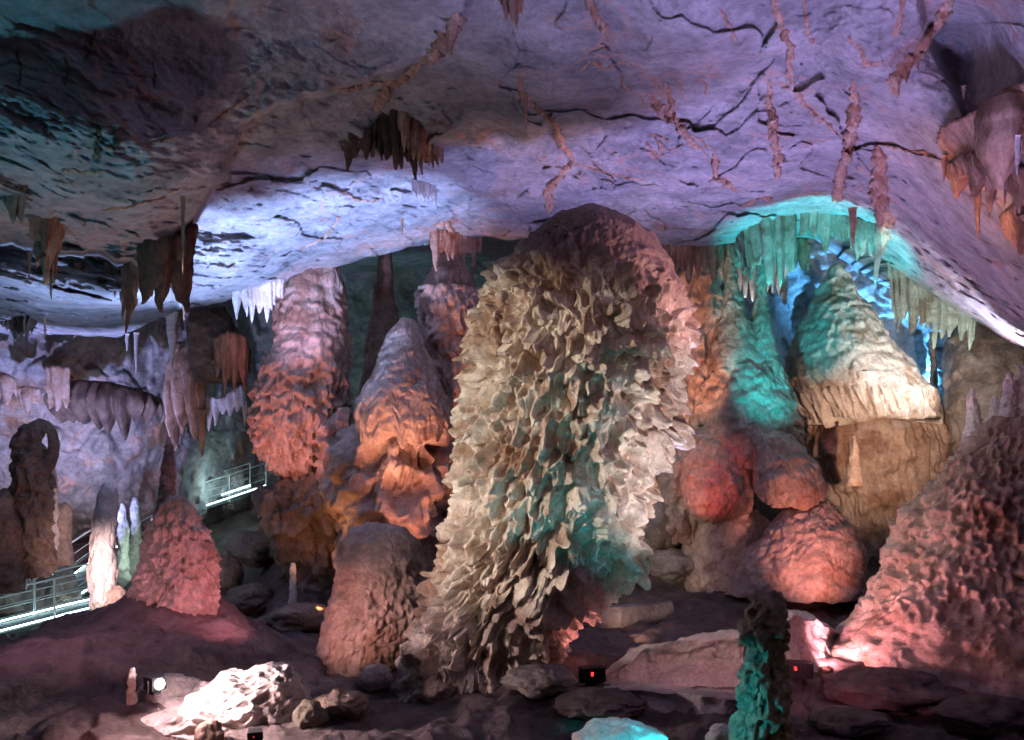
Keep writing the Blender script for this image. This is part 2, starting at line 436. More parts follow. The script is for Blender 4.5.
def ribbon(path, w, mat, label, seed=0, sag=1.0, cat='dripstone ribbon', group=None, name='dripstone_ribbon'):
    """a raised rib of dripstone that follows the ceiling"""
    pts = np.asarray(path, float)
    n = int(max(20, np.linalg.norm(np.diff(pts, axis=0), axis=1).sum() / .8))
    q = resample(pts, n)
    sd = np.stack([np.arange(n) * .05, np.full(n, seed * 5.1), np.zeros(n)], -1)
    q[:, 0] += 3.0 * noise(sd, 3); q[:, 1] += 2.0 * noise(sd + 40, 4)
    d = ceil_d(q[:, 0], q[:, 1])
    c = P(q[:, 0], q[:, 1], d)
    t = np.gradient(c, axis=0); t /= np.linalg.norm(t, axis=1)[:, None] + 1e-9
    nrm = np.array([0, -.35, -.94]); nrm = np.broadcast_to(nrm, t.shape)
    b = np.cross(t, nrm); b /= np.linalg.norm(b, axis=1)[:, None] + 1e-9
    nr = np.cross(b, t); nr *= np.sign((nr * nrm).sum(1))[:, None]
    ww = w * d / F * .5 * (.55 + .9 * np.abs(noise(sd * 2.2 + 7, 5)) + .35 * noise(sd * 6, 6))
    e = np.minimum(1, np.minimum(np.arange(n), np.arange(n)[::-1]) / (n * .12 + 1)) ** .6
    ww = np.maximum(ww * e, .006)
    m = 14
    a = np.arange(m) * 2 * math.pi / m
    v = c[:, None] + ww[:, None, None] * (b[:, None] * np.cos(a)[None, :, None] + nr[:, None] * (np.sin(a) * .5 * sag)[None, :, None])
    nz = fbm(v * 9.0, 4, seed + 3, .7); nz2 = fbm(v * np.array([14, 14, 1.5]), 2, seed + 8)
    v = v + (nz * .95)[..., None] * ww[:, None, None] * (v - c[:, None]) / (ww[:, None, None] + 1e-6)
    low = np.clip(np.sin(a), 0, 1)[None] * np.clip(nz2 + .1, 0, 1)
    v[..., 2] -= low * ww[:, None] * 2.6 * sag
    vv = np.concatenate([v.reshape(-1, 3), c[:1], c[-1:]])
    f = [grid_faces(n, m, True)]
    k = np.arange(m); k2 = (k + 1) % m; tot = n * m
    f.append(np.stack([np.full(m, tot), k2, k], -1)); f.append(np.stack([np.full(m, tot + 1), tot - m + k, tot - m + k2], -1))
    return props(link_mesh(name, vv, f, mat, None, c.mean(0)), label, cat, group, 'thing')

def boulder(name, px, py, d, sx, sy, mat, label, seed=0, cat='rock', amp=.28, n=64, parent=None, sz=None):
    s = d / F
    c = P(px, py, d)
    u = np.linspace(0, 2 * math.pi, n, endpoint=False); v = np.linspace(.02, math.pi - .02, n // 2)
    dirs = np.stack([np.sin(v)[:, None] * np.cos(u), np.sin(v)[:, None] * np.sin(u), np.cos(v)[:, None] + 0 * u], -1)
    rad = 1 + amp * fbm(dirs * 1.4 + seed * 7.7, 4, seed) + amp * .16 * ridged(dirs * 3.1 + seed, 3, seed + 3) + .03 * fbm(dirs * 9 + seed, 2, seed + 5)
    pos = dirs * rad[..., None] * np.array([sx * s, (sz or sx) * s, sy * s]) + c
    m = pos.shape[0] * n
    vv = np.concatenate([pos.reshape(-1, 3), [pos[0].mean(0), pos[-1].mean(0)]])
    k = np.arange(n); k2 = (k + 1) % n
    f = [grid_faces(pos.shape[0], n, True), np.stack([np.full(n, m), k, k2], -1), np.stack([np.full(n, m + 1), m - n + k2, m - n + k], -1)]
    return props(link_mesh(name, vv, f, mat, parent, None if parent is not None else np.array([c[0], c[1], pos[..., 2].min()])), label, cat, None, 'thing' if parent is None else None)

# ------------------------------------------------------------------ the cave itself
LIP = np.array([(-600, 400), (-300, 350), (0, 333), (60, 335), (120, 338), (150, 322), (185, 308), (200, 306), (250, 295), (300, 278), (350, 262),
                (400, 250), (440, 240), (480, 238), (560, 240), (700, 247), (740, 243), (800, 238), (850, 240), (880, 255), (920, 285),
                (960, 312), (1000, 335), (1024, 350), (1324, 440), (1700, 452)], float)
LIPD = np.array([(-600, 28), (-300, 29), (0, 29), (150, 27), (300, 25.5), (480, 24), (700, 24), (850, 23.5), (960, 21), (1024, 18.5), (1324, 13), (1700, 10)], float)
MASS = np.array([(-900, -1200), (520, -1200), (500, -200), (478, -60), (468, 5), (440, 48), (395, 76), (332, 90), (264, 114), (240, 132), (224, 175), (212, 196),
                 (192, 232), (186, 272), (181, 305), (168, 292), (152, 285), (130, 264), (80, 254), (0, 247), (-400, 235), (-900, 235)], float)

def sdist(px, py, poly):
    """signed distance in the frame's pixels, positive inside"""
    d2 = np.full(px.shape, 1e18); ins = np.zeros(px.shape, bool)
    n = len(poly)
    for i in range(n):
        a = poly[i]; b = poly[(i + 1) % n]; e = b - a
        wx = px - a[0]; wy = py - a[1]
        t = np.clip((wx * e[0] + wy * e[1]) / (e @ e + 1e-9), 0, 1)
        d2 = np.minimum(d2, (wx - e[0] * t) ** 2 + (wy - e[1] * t) ** 2)
        c = (a[1] > py) != (b[1] > py)
        if a[1] != b[1]:
            ins ^= c & (px < (b[0] - a[0]) * (py - a[1]) / (b[1] - a[1]) + a[0])
    return np.where(ins, 1, -1) * np.sqrt(d2)

_kx = np.arange(-900, 2000, 4.0)
_g = np.exp(-(np.arange(-40, 41) * 4 / 60.0) ** 2); _g /= _g.sum()
_sm = lambda a: np.convolve(np.pad(a, 40, mode='edge'), _g, 'valid')
_lip = _sm(np.interp(_kx, LIP[:, 0], LIP[:, 1])); _hl = _sm(np.interp(_kx, LIPD[:, 0], LIPD[:, 1]) * (HY - np.interp(_kx, LIP[:, 0], LIP[:, 1])) / F)

def ceil_h(px, py):
    lip = np.interp(px, _kx, _lip); hl = np.interp(px, _kx, _hl)
    ht = np.interp(px, [-600, 0, 300, 900, 1100, 1700], [4.6, 5.0, 5.7, 5.7, 4.9, 3.6])
    t = np.clip((py + 250) / (lip + 250), 0, 1)
    h = ht + (hl - ht) * t ** 1.6
    h0 = h
    d = h * F / (HY - py)
    x = (px - CX) * d / F
    w = np.stack([x, d * .42, 0 * x], -1)          # the bedding runs away from the path, so detail is drawn out along it
    sd = sdist(px, py, MASS) + 9 * fbm(np.stack([px * .03, py * .03, 0 * px], -1), 3, 71)
    mass = ss(-4, 5, sd)
    h = h - mass * (.35 + 1.15 * ss(10, 170, py)) * (.75 + .25 * ss(0, 60, sd))
    # the lobes that hang under the left shoulder
    for (ax, ay, rx, ry, am) in ((70, 300, 95, 30, .55), (20, 268, 70, 22, .4), (135, 288, 60, 22, .45), (230, 262, 60, 34, .5), (330, 215, 80, 40, .35), (390, 150, 50, 22, .35),
                                 (860, 60, 60, 60, .5), (560, 70, 90, 60, .3), (780, 150, 70, 60, .35), (960, 40, 45, 45, -.7), (690, 30, 70, 50, .3)):
        h = h - am * np.exp(-((px - ax) / rx) ** 2 - ((py - ay) / ry) ** 2)
    # a dark raised pocket right of the sharp edge near the top right
    ed = sdist(px, py, np.array([(905, -60), (925, 40), (945, 75), (968, 128), (1000, 110), (1200, 60), (1200, -60)], float))
    h = h + .22 * ss(-3, 8, ed)
    a = w @ np.array([.80, .60, 0]); b = w @ np.array([.60, -.80, 0])
    o1 = np.stack([b * .75, a * .22, 0 * a], -1)
    wp = w + .35 * np.stack([noise(w * .9, 3), noise(w * .9, 4), 0 * x], -1)
    fade = 1 - .55 * mass
    h = h - .26 * fbm(w * .30, 3, 11) - .07 * ridged(o1 + .15 * fbm(w * .7, 2, 5)[..., None], 3, 12) * fade
    ab = np.stack([a * .30, b * .85, 0 * a], -1) + .25 * np.stack([noise(w * .9, 3), noise(w * .9, 4), 0 * x], -1)
    fl = fbm(ab + 3, 4, 14) * 3.4 + b * .30
    tr_ = (1 - .6 * ss(840, 930, px)) * (1 - .5 * mass)
    tm = tr_ * (.25 + .75 * ss(-.1, .45, noise(w * .35 + 60, 19)))
    h = h - .038 * (terrace(fl, .42) - fl) * tm
    fl2 = fbm(ab * 2.6 + 8, 4, 15) * 3.2 + b * .4
    h = h - .014 * (terrace(fl2, .42) - fl2) * tm
    wq = wp + .25 * np.stack([noise(w * 2.1, 6), noise(w * 2.1, 7), 0 * x], -1)
    qa = wq @ np.array([.80, .60, 0]); qb = wq @ np.array([.60, -.80, 0])
    pm = tr_ * (1 - .45 * mass)
    h = h - pm * (.085 * plates(qa * .34, qb * .66, 81) + .06 * plates(qa * .95 + 5, qb * 1.7, 82)) - .02 * plates(qa * 2.6 + 9, qb * 4.4, 83)
    h = h - .04 * fbm(w * 2.2, 3, 16) - .016 * ridged(w * 4.2, 3, 17) - .010 * fbm(w * 11, 3, 18)
    return h0 + (h - h0) * np.clip((HY - py) / 170, .03, 1)

def ceil_d(px, py):
    px = np.asarray(px, float); py = np.asarray(py, float)
    return ceil_h(px, py) * F / (HY - py)

def struct(name, v, nv, nu, mat, flip=False):
    f = grid_faces(nv, nu)
    if flip: f = f[:, ::-1]
    o = link_mesh(name, v, f, mat)
    o['kind'] = 'structure'
    return o

# ceiling: from over the viewpoint to the ragged lip, then back over the rear chamber
cpx = np.concatenate([np.linspace(-560, -30, 70)[:-1], np.linspace(-30, 1054, 640), np.linspace(1054, 1660, 70)[1:]])
tt = np.concatenate([np.linspace(-1.6, 0, 60)[:-1], np.linspace(0, 1, 300)])
lipx = np.interp(cpx, LIP[:, 0], LIP[:, 1]) + 3.5 * fbm(np.stack([cpx * .03, 0 * cpx, 0 * cpx], -1), 4, 31)
PY = np.where(tt[:, None] < 0, tt[:, None] * 300, tt[:, None] * lipx[None])
PX = np.broadcast_to(cpx[None], PY.shape)
hh = ceil_h(PX, np.minimum(PY, 455)); dd = hh * F / (HY - PY)
V = P(PX, PY, dd)
edge = V[-1]
back = [edge + np.array([0, .10, .03]), edge + np.array([0, .3, .25]), edge + np.array([0, .8, .9]), edge + np.array([0, 2.0, 2.0]), edge + np.array([0, 6, 2.6])]
far = edge.copy(); far[:, 0] *= 1.9; far[:, 1] = 58; far[:, 2] = np.maximum(edge[:, 2] + 4, 15)
back.append(far)
V = np.concatenate([V, np.stack(back)], 0)
struct('ceiling', V, V.shape[0], V.shape[1], M['ceil'])

# rear wall of the chamber, an undulating face that runs right across
WD = np.array([(-500, 27), (-100, 29), (60, 30.5), (130, 32), (180, 34.5), (225, 42), (260, 47), (420, 47), (500, 44), (600, 30), (690, 28), (720, 29.5), (800, 31.5), (900, 31), (960, 29.5), (1024, 28), (1500, 24)], float)
wpx = np.concatenate([np.linspace(-480, -20, 60)[:-1], np.linspace(-20, 1044, 560), np.linspace(1044, 1480, 60)[1:]])
wpy = np.linspace(150, 640, 300)
PX, PY = np.meshgrid(wpx, wpy)
d = np.interp(PX, WD[:, 0], WD[:, 1])
lft = 1 - ss(170, 260, PX)
d = d + lft * (.018 * (PY - 330)) + lft * 2.2 * ss(505, 540, PY) * ss(30, 90, PX)
w = P(PX, PY, d)
d = d - .8 * fbm(w * .33, 4, 41) - .35 * terrace(fbm(w * .5, 3, 42) * 3 + w[..., 2] * .5, .2) * .6 - .10 * ridged(w * 1.5, 3, 43) - .05 * fbm(w * 4, 3, 44)
struct('wall_back', P(PX, PY, d), len(wpy), len(wpx), M['wall'])

# the floor, from the viewpoint back into the chamber
def floor_z(x, y):
    px = CX + x * F / y
    w = np.stack([x, y, 0 * x], -1)
    z = .06 * np.sin(x * .6) + 0 * y
    z = z + np.where(px > 480, 1, 0) * 0
    # centre and right: shelves climbing behind the great stalagmite
    rt = ss(430, 540, px)
    q = np.interp(y, [5, 19, 21.5, 22.0, 24.0, 25.0, 27.0, 29, 40, 60], [0, 0, .05, .30, .40, 1.5, 3.2, 3.6, 4.5, 6])
    q2 = np.interp(y, [5, 19, 21.5, 24.0, 26.0, 28, 31, 40, 60], [0, 0, .05, .25, .6, 1.3, 2.6, 4, 6])
    far_r = ss(740, 800, px); q = q * (1 - far_r) + q2 * far_r
    lf = np.interp(y, [5, 18, 22, 28, 33, 40, 47, 60], [0, 0, .1, .4, .6, .9, 1.6, 3])
    z = z + rt * q + (1 - rt) * lf
    # the ridge that carries the left-hand stalagmite, and the pit under the walkway
    z = z + 1.25 * np.exp(-((px - 165) / 85) ** 2 - ((y - 17.2) / 2.1) ** 2) + .35 * np.exp(-((px - 40) / 120) ** 2 - ((y - 14.5) / 2.0) ** 2)
    z = z - 3.4 * ss(150, 40, px) * ss(18.0, 21.5, y) * ss(36, 27, y)
    z = z - 2.0 * ss(290, 220, px) * ss(150, 200, px) * ss(20, 24, y) * ss(44, 34, y)
    z = z + .30 * np.exp(-((x - 1.0) / 2.2) ** 2 - ((y - 14.4) / 1.2) ** 2) + .35 * ss(12.8, 10.2, y) * 0
    z = z + .5 * np.exp(-((x - 6.5) / 2.0) ** 2 - ((y - 15.2) / 1.5) ** 2)
    z = z + .16 * fbm(w * .6, 4, 51) + .10 * terrace(fbm(w * .5 + 4, 3, 52) * 3.0, .3) + .05 * ridged(w * 1.7, 3, 53) + .025 * fbm(w * 6, 3, 54)
    tr = ss(23.5, 25, y) * rt * (1 - .7 * far_r)
    z = z + tr * (.32 * terrace(z * 2.1 + fbm(w * .5, 3, 57), .3) / 2.1 - .15)
    return z

fpx = np.concatenate([np.linspace(-600, -20, 60)[:-1], np.linspace(-20, 1044, 520), np.linspace(1044, 1640, 60)[1:]])
fy = np.geomspace(4.5, 56, 420)
PX, Y = np.meshgrid(fpx, fy)
X = (PX - CX) * Y / F
struct('floor', np.stack([X, Y, floor_z(X, Y)], -1), len(fy), len(fpx), M['floor'], flip=True)

def ground_row(px, d):
    x = np.array([(px - CX) * d / F]); return HY - (float(floor_z(x, np.array([float(d)]))[0]) - CZ) * F / d

def ground_d(px, py, lo=6.0):
    dd_ = np.linspace(lo, 45, 1600)
    row = HY - (floor_z((px - CX) * dd_ / F, dd_) - CZ) * F / dd_
    return float(dd_[np.argmax(row <= py)])

# ------------------------------------------------------------------ the great stalagmite in the middle
GREAT = [(204, 584, 596), (206, 572, 606), (210, 557, 618), (219, 540, 637), (233, 523, 653), (250, 506, 664), (275, 487, 677), (300, 477, 689), (325, 472, 699),
         (345, 470, 696), (370, 468, 686), (400, 465, 678), (430, 460, 676), (455, 458, 670), (480, 455, 661), (510, 450, 647), (535, 443, 640), (558, 436, 631),
         (580, 428, 609), (600, 420, 592), (625, 412, 573), (650, 405, 567), (675, 398, 571), (705, 386, 582)]
body('great_stalagmite', GREAT, 15.0, [
    ('fbm', .9, .20, (235, 720)), ('fbm', 2.4, .08, (260, 720)), ('bumps', .045, .045, .022, 2.2, (200, 320, 20)), ('pits', .05, .05, .045, .8, (225, 330, 20)),
    ('scales', .11, .09, .08, 1.3, (228, 340, 14)), ('bumps', .10, .13, .12, 1.0, (300, 680, 25)), ('scales', .085, .26, .19, .8, (335, 610, 30)),
    ('scales', .14, .13, .14, 1.1, (270, 400, 25)), ('scales', .07, .30, .12, 1.1, (540, 690, 30)), ('bumps', .30, .45, .20, .35, (330, 600, 25)), ('pits', .08, .13, .30, 1.0, (250, 665, 20)),
    ('scales', .045, .09, .05, 1.4, (250, 695, 20)), ('flutes', 3.2, .05, (600, 710, 20)), ('fbm', 9.0, .018, None), ('fbm', 22.0, .006, None)],
    M['great'], 'giant flowstone stalagmite with smooth brown dome and scaly cream flanks, towering mid cave', 'stalagmite', nu=860, step=1.05, yr=.95, droop=.5, seed=21, dense=.55, warp=.06, blur=2, tilt=62, inset=.8)

# ------------------------------------------------------------------ stalagmites and columns left of it
sq = [(524, 368, 396), (529, 353, 408), (541, 343, 418), (560, 338, 424), (590, 334, 428), (615, 327, 429), (640, 320, 427), (665, 318, 425)]
body('squat_stalagmite', sq, 17.0, [('fbm', 1.2, .07, None), ('bumps', .05, .05, .02, 1.6, (520, 575)), ('scales', .07, .10, .10, 2.0, (555, 670, 20)), ('pits', .06, .05, .06, .6, (560, 670)), ('ledges', 3.0, .08, (520, 600)), ('fbm', 8, .012, None)],
     M['tan'], 'squat round-topped pink stalagmite on the dark floor beside the giant one', 'stalagmite', nu=360, step=1.2, seed=5)

big = [(262, 296, 338), (285, 287, 345), (310, 279, 347), (340, 272, 348), (365, 262, 348), (390, 255, 346), (420, 250, 346), (445, 254, 337), (465, 272, 324), (482, 288, 314), (494, 291, 313)]
ped = [(478, 290, 316), (488, 270, 344), (505, 259, 352), (525, 262, 352), (545, 277, 347), (570, 296, 346), (605, 300, 352)]
r = empty('leaning_column', base_of(ped, 25.0), 'broad leaning scaly rock column from ceiling to rugged orange foot, left half of cave', 'rock column')
body('shaft', big, 25.0, [('fbm', .6, .25, None), ('scales', .15, .15, .13, 1.8, (285, 400, 20)), ('scales', .11, .17, .18, 1.5, (370, 500, 20)), ('bumps', .08, .09, .07, 1.2, (360, 500)), ('pits', .10, .13, .2, .7, (380, 490)), ('flutes', 2.0, .10, (255, 320)), ('fbm', 5, .04, None)],
     M['tan'], parent=r, nu=420, step=1.3, droop=.3, seed=8)
body('pedestal', ped, 25.0, [('fbm', .7, .45, None), ('scales', .14, .20, .2, 1.6, None), ('pits', .2, .26, .36, .6, None), ('bumps', .09, .1, .08, 1.1, None), ('fbm', 3, .1, None)], M['brown'], parent=r, nu=320, step=1.4, droop=.3, seed=9)

thin = [(250, 381, 392), (258, 379, 393), (280, 377, 394), (300, 373, 396), (320, 370, 398), (345, 366, 400), (380, 362, 404), (420, 360, 408)]
body('slender_column', thin, 28.0, [('fbm', .9, .14, None), ('flutes', 2.4, .06, (240, 320)), ('scales', .12, .16, .1, 1.6, (310, 430)), ('fbm', 5, .03, None)], M['tan'],
     'thin rugged column between the leaning column and the cone-topped mound', 'rock column', nu=160, step=1.3, seed=12)

cone = [(318, 402, 413), (330, 392, 420), (350, 382, 427), (375, 371, 438), (395, 361, 446), (408, 356, 450), (420, 355, 451), (430, 358, 450), (438, 362, 449)]
under = [(412, 372, 450), (440, 358, 456), (470, 346, 458), (500, 342, 452), (530, 342, 444), (560, 346, 438), (600, 350, 436)]
r = empty('cone_stalagmite', base_of(under, 22.6), 'smooth tan cone of flowstone over a hollow orange fluted base', 'stalagmite')
body('cone', cone, 22.2, [('fbm', .9, .10, None), ('flutes', 1.5, .05, (330, 410)), ('flutes', 3.0, .10, (412, 450, 8)), ('scales', .08, .12, .06, 1.2, (330, 440)), ('fbm', 6, .02, None)], M['tan'], parent=r, nu=360, step=1.1, seed=14, jag=.55, jagf=3.2)
body('hollow_base', under, 22.8, [('fbm', .8, .35, None), ('scales', .18, .36, .22, 1.6, None), ('pits', .36, .45, .75, .45, (425, 540)), ('pits', .14, .2, .25, .5, None), ('flutes', 1.6, .12, None), ('fbm', 4, .06, None)], M['tan'], parent=r, nu=360, step=1.3, droop=.3, seed=15)

body('orange_flowstone', [(408, 338, 352), (430, 326, 366), (455, 320, 368), (480, 322, 366), (510, 330, 362), (540, 336, 360), (580, 340, 362)], 24.0,
     [('fbm', .8, .3, None), ('scales', .13, .2, .18, 1.6, None), ('pits', .22, .3, .45, .6, None), ('pits', .1, .14, .2, .6, None), ('fbm', 4, .06, None)], M['tan'],
     'jagged orange flowstone mass wedged between the leaning column and the hollow base', 'flowstone', nu=240, step=1.3, droop=.3, seed=16)

cap = [(248, 449, 455), (255, 442, 461), (268, 433, 469), (282, 425, 475), (292, 420, 479), (297, 424, 476)]
shaft = [(290, 419, 480), (310, 417, 480), (335, 421, 480), (360, 424, 480), (400, 430, 482), (440, 434, 482), (480, 438, 480), (520, 440, 478), (570, 440, 474)]
r = empty('capped_column', base_of(shaft, 23.2), 'thick pinkish column with a dark conical cap just left of the giant stalagmite', 'rock column')
body('cap', cap, 23.2, [('fbm', 1.0, .06, None), ('bumps', .06, .05, .02, 1.4, None), ('fbm', 6, .02, None)], M['brown'], parent=r, nu=220, step=1.2, seed=17)
body('shaft', shaft, 23.2, [('fbm', .9, .16, None), ('scales', .10, .16, .13, 1.7, None), ('pits', .09, .14, .16, .6, None), ('flutes', 2.0, .05, None), ('fbm', 5, .03, None)], M['tan'], parent=r, nu=320, step=1.3, droop=.3, seed=18)

bell = [(308, 203, 222), (318, 195, 234), (332, 190, 242), (350, 190, 245), (368, 193, 246), (380, 197, 245)]
r = empty('hanging_bell', P(215, 308, 27.0), 'brown bell-shaped hanging flowstone with ribbed cream skirt under the ceiling lip', 'flowstone')
body('bell', bell, 27.0, [('fbm', .8, .25, None), ('scales', .16, .2, .12, 1.5, None), ('flutes', 1.6, .10, (340, 390)), ('fbm', 5, .04, None)], M['brown'], parent=r, nu=260, step=1.3, seed=19)
curtain('skirt', [(214, 345, 26.0), (228, 335, 25.8), (240, 338, 26.0), (246, 352, 26.4)], [(216, 378, 26.0), (230, 376, 25.8), (240, 380, 26.0), (245, 388, 26.4)], M['drip'], parent=r, amp=.12, fold=2.6, spike=.7, thick=.2, seed=6)
curtain('ragged_drapery', [(182, 345, 28.0), (195, 352, 27.6), (208, 362, 27.4)], [(176, 430, 28.4), (190, 420, 27.9), (206, 428, 27.5)], M['drip'], 'ragged orange drapery hanging below the brown bell, ending in one long tip', amp=.25, fold=1.3, spike=1.2, thick=.5, seed=7, belly=.3)
spike('stalactite', 202, 410, 27.3, 48, 10, M['drip'], 'single pointed orange stalactite below the ragged drapery over the dark pit', seed=3)
curtain('lilac_fringe', [(205, 400, 29.5), (225, 402, 29.3), (246, 385, 29.0)], [(207, 414, 29.5), (226, 415, 29.3), (247, 408, 29.0)], M['white'], 'pale lilac fringe of drips above the dark pit, right of the ragged drapery', amp=.12, fold=2.0, spike=.8, thick=.25, seed=8)

# left slope
lm = [(496, 172, 185), (506, 164, 193), (530, 153, 203), (555, 146, 210), (585, 136, 217), (610, 129, 217), (635, 120, 212), (665, 104, 206)]
body('bumpy_stalagmite', lm, 17.0, [('fbm', 1.0, .16, None), ('bumps', .15, .18, .10, .5, (520, 660)), ('scales', .05, .08, .07, 1.6, None), ('bumps', .055, .06, .045, 1.2, None), ('pits', .06, .08, .12, .9, (510, 660)), ('fbm', 6, .02, None)], M['tan'],
     'lumpy purple-pink stalagmite standing on the dark slope at left', 'stalagmite', nu=360, step=1.1, droop=.3, seed=22)
body('dark_stalagmite', [(437, 167, 170), (448, 165, 173), (465, 163, 174), (490, 160, 175), (520, 155, 174), (550, 150, 174), (580, 148, 176)], 19.5,
     [('fbm', 1.6, .07, None), ('scales', .06, .09, .06, 2.0, None), ('bumps', .05, .06, .04, 1.2, None), ('fbm', 7, .015, None)], M['brown'], 'tall thin knobbly stalagmite rising just behind the lumpy purple one', 'stalagmite', nu=140, step=1.1, seed=23)
r = empty('pale_stalagmite', P(99, 645, 21), 'slim pale upright stalagmite lit white and pink in front of walkway', 'stalagmite')
body('shaft', [(483, 104, 112), (487, 101, 115), (494, 99, 117), (502, 98, 116), (515, 95, 116), (545, 91, 115), (570, 90, 115), (595, 92, 113), (615, 93, 112), (645, 94, 104)], 21.0,
     [('fbm', 1.4, .07, None), ('flutes', 3.5, .05, None), ('scales', .05, .2, .05, 1.5, (520, 640)), ('fbm', 7, .015, None)], M['white'], parent=r, nu=180, step=1.1, seed=24)
body('foot', [(586, 114, 120), (592, 109, 123), (602, 104, 123), (612, 100, 120), (624, 96, 114), (640, 94, 104)], 20.7, [('fbm', 2, .09, None), ('bumps', .08, .1, .08, 1.3, None), ('pits', .06, .08, .08, .5, None)], M['tan'], parent=r, nu=120, step=1.1, seed=25)
r = empty('pierced_pillar', P(34, 572, 22), 'dark rugged pillar with a small hole near its top, far left', 'rock column')
body('shaft', [(424, 24, 40), (430, 18, 42), (445, 16, 42), (462, 16, 50), (480, 17, 53), (510, 15, 51), (545, 17, 48), (575, 14, 50)], 22.0,
     [('fbm', 1.0, .22, None), ('scales', .1, .13, .12, 1.8, None), ('pits', .1, .14, .14, .5, None), ('fbm', 5, .03, None)], M['brown'], parent=r, nu=240, step=1.2, seed=26)
m = MB(); m.tube(P([33, 40, 47, 52, 54, 53, 49, 44], [428, 424, 426, 433, 443, 454, 463, 468], 22), [.16, .15, .13, .12, .13, .14, .17, .2], 12); m.build('arch', M['brown'], r, True)
body('pink_stalagmite', [(503, 59, 65), (508, 55, 69), (520, 53, 71), (540, 54, 71), (565, 53, 72)], 23.0, [('fbm', 1.2, .08, None), ('bumps', .08, .1, .04, 1.0, None)], M['tan'], 'small rounded red-pink stalagmite right of the pierced dark pillar', 'stalagmite', nu=120, step=1.2, seed=27)
body('slip_stalagmite', [(462, 49, 53), (475, 47, 56), (488, 49, 57), (498, 50, 58), (505, 46, 59), (520, 48, 58), (550, 48, 60)], 22.8, [('fbm', 2.0, .10, None), ('bumps', .06, .09, .05, 1.2, None)], M['white'], 'narrow bright wax-like stalagmite against the right flank of the pierced pillar', 'stalagmite', nu=100, step=1.2, seed=28)
body('edge_stalagmite', [(488, 2, 6), (500, -8, 14), (520, -16, 18), (550, -22, 20), (590, -28, 24)], 21.5, [('fbm', 1.0, .14, None), ('scales', .1, .13, .08, 1.6, None)], M['brown'], 'dark conical stalagmite cut by the left edge of the picture', 'stalagmite', nu=140, step=1.3, seed=29)
for k, (rows, dd, lab) in enumerate([
    ([(503, 121, 125), (510, 119, 127), (530, 119, 129), (560, 117, 129), (592, 116, 130)], 27.0, 'greenish thin stalagmite close behind the slim pale one'),
    ([(497, 133, 138), (505, 131, 140), (530, 132, 140), (560, 130, 142), (600, 129, 144)], 28.0, 'greenish knobbly stalagmite beside walkway stairs, left of the lumpy purple one'),
    ([(560, 4, 10), (570, 1, 14), (590, -4, 19), (610, -8, 24)], 27.0, 'low dark stalagmite behind the near walkway railing at far left'),
    ([(553, 58, 63), (562, 54, 67), (578, 50, 74), (598, 48, 80)], 27.2, 'stumpy grey-green stalagmite below the pink one, behind the railing')]):
    body('green_stalagmite', rows, dd, [('fbm', 1.5, .09, None), ('scales', .08, .12, .08, 1.6, None), ('bumps', .06, .07, .03, 1.0, None)], M['grey'], lab, 'stalagmite', group='small stalagmites by the walkway', nu=110, step=1.3, seed=30 + k)
body('grey_flowstone', [(585, 18, 66), (592, 12, 72), (605, 10, 76), (625, 8, 80), (650, 6, 84)], 27.6, [('fbm', .9, .2, None), ('flutes', 1.5, .16, None), ('scales', .12, .2, .1, 1.2, None)], M['grey'], 'pale grey fluted flowstone bank seen through the near walkway railing', 'flowstone', nu=220, step=1.4, yr=.5, seed=38)
for k, (px, t, b, w, dd, lab) in enumerate([(187, 642, 664, 9, 15.4, 'tiny white stub stalagmite at the foot of the lumpy purple one'),
                                            (132, 668, 696, 9, 12.6, 'tiny pinkish stub stalagmite left of the glaring floodlight'),
                                            (293, 563, 601, 8, 22.0, 'tiny pink spindle stalagmite alone in the dark hollow, left of the squat one'),
                                            (36, 648, 690, 14, 19.0, 'dim brown stalagmite in the darkness under the near walkway')]):
    body('stub_stalagmite', [(t, px - w * .22, px + w * .25), (t + (b - t) * .2, px - w * .4, px + w * .38), (t + (b - t) * .45, px - w * .34, px + w * .42), (t + (b - t) * .6, px - w * .46, px + w * .36), (b, px - w * .5, px + w * .5), (b + 8, px - w * .55, px + w * .55)], dd,
         [('fbm', 3.0, .04, None), ('bumps', .05, .05, .03, 1.4, None)], M['white'] if k != 3 else M['brown'], lab, 'stalagmite', group='stub stalagmites', nu=72, step=.8, seed=40 + k)

# ------------------------------------------------------------------ right-hand side
body('orange_column', [(240, 672, 720), (262, 672, 724), (285, 674, 724), (310, 678, 722), (345, 678, 718), (380, 674, 714), (420, 666, 712), (460, 658, 708), (500, 650, 702), (540, 646, 700)], 24.5,
     [('fbm', .7, .25, None), ('flutes', 1.8, .16, (235, 330)), ('scales', .16, .26, .2, 1.8, (290, 560)), ('pits', .16, .26, .22, .4, None), ('fbm', 4, .05, None)], M['tan'],
     'ragged orange column of flowstone right behind the giant stalagmite', 'rock column', nu=320, step=1.3, droop=.3, seed=51)

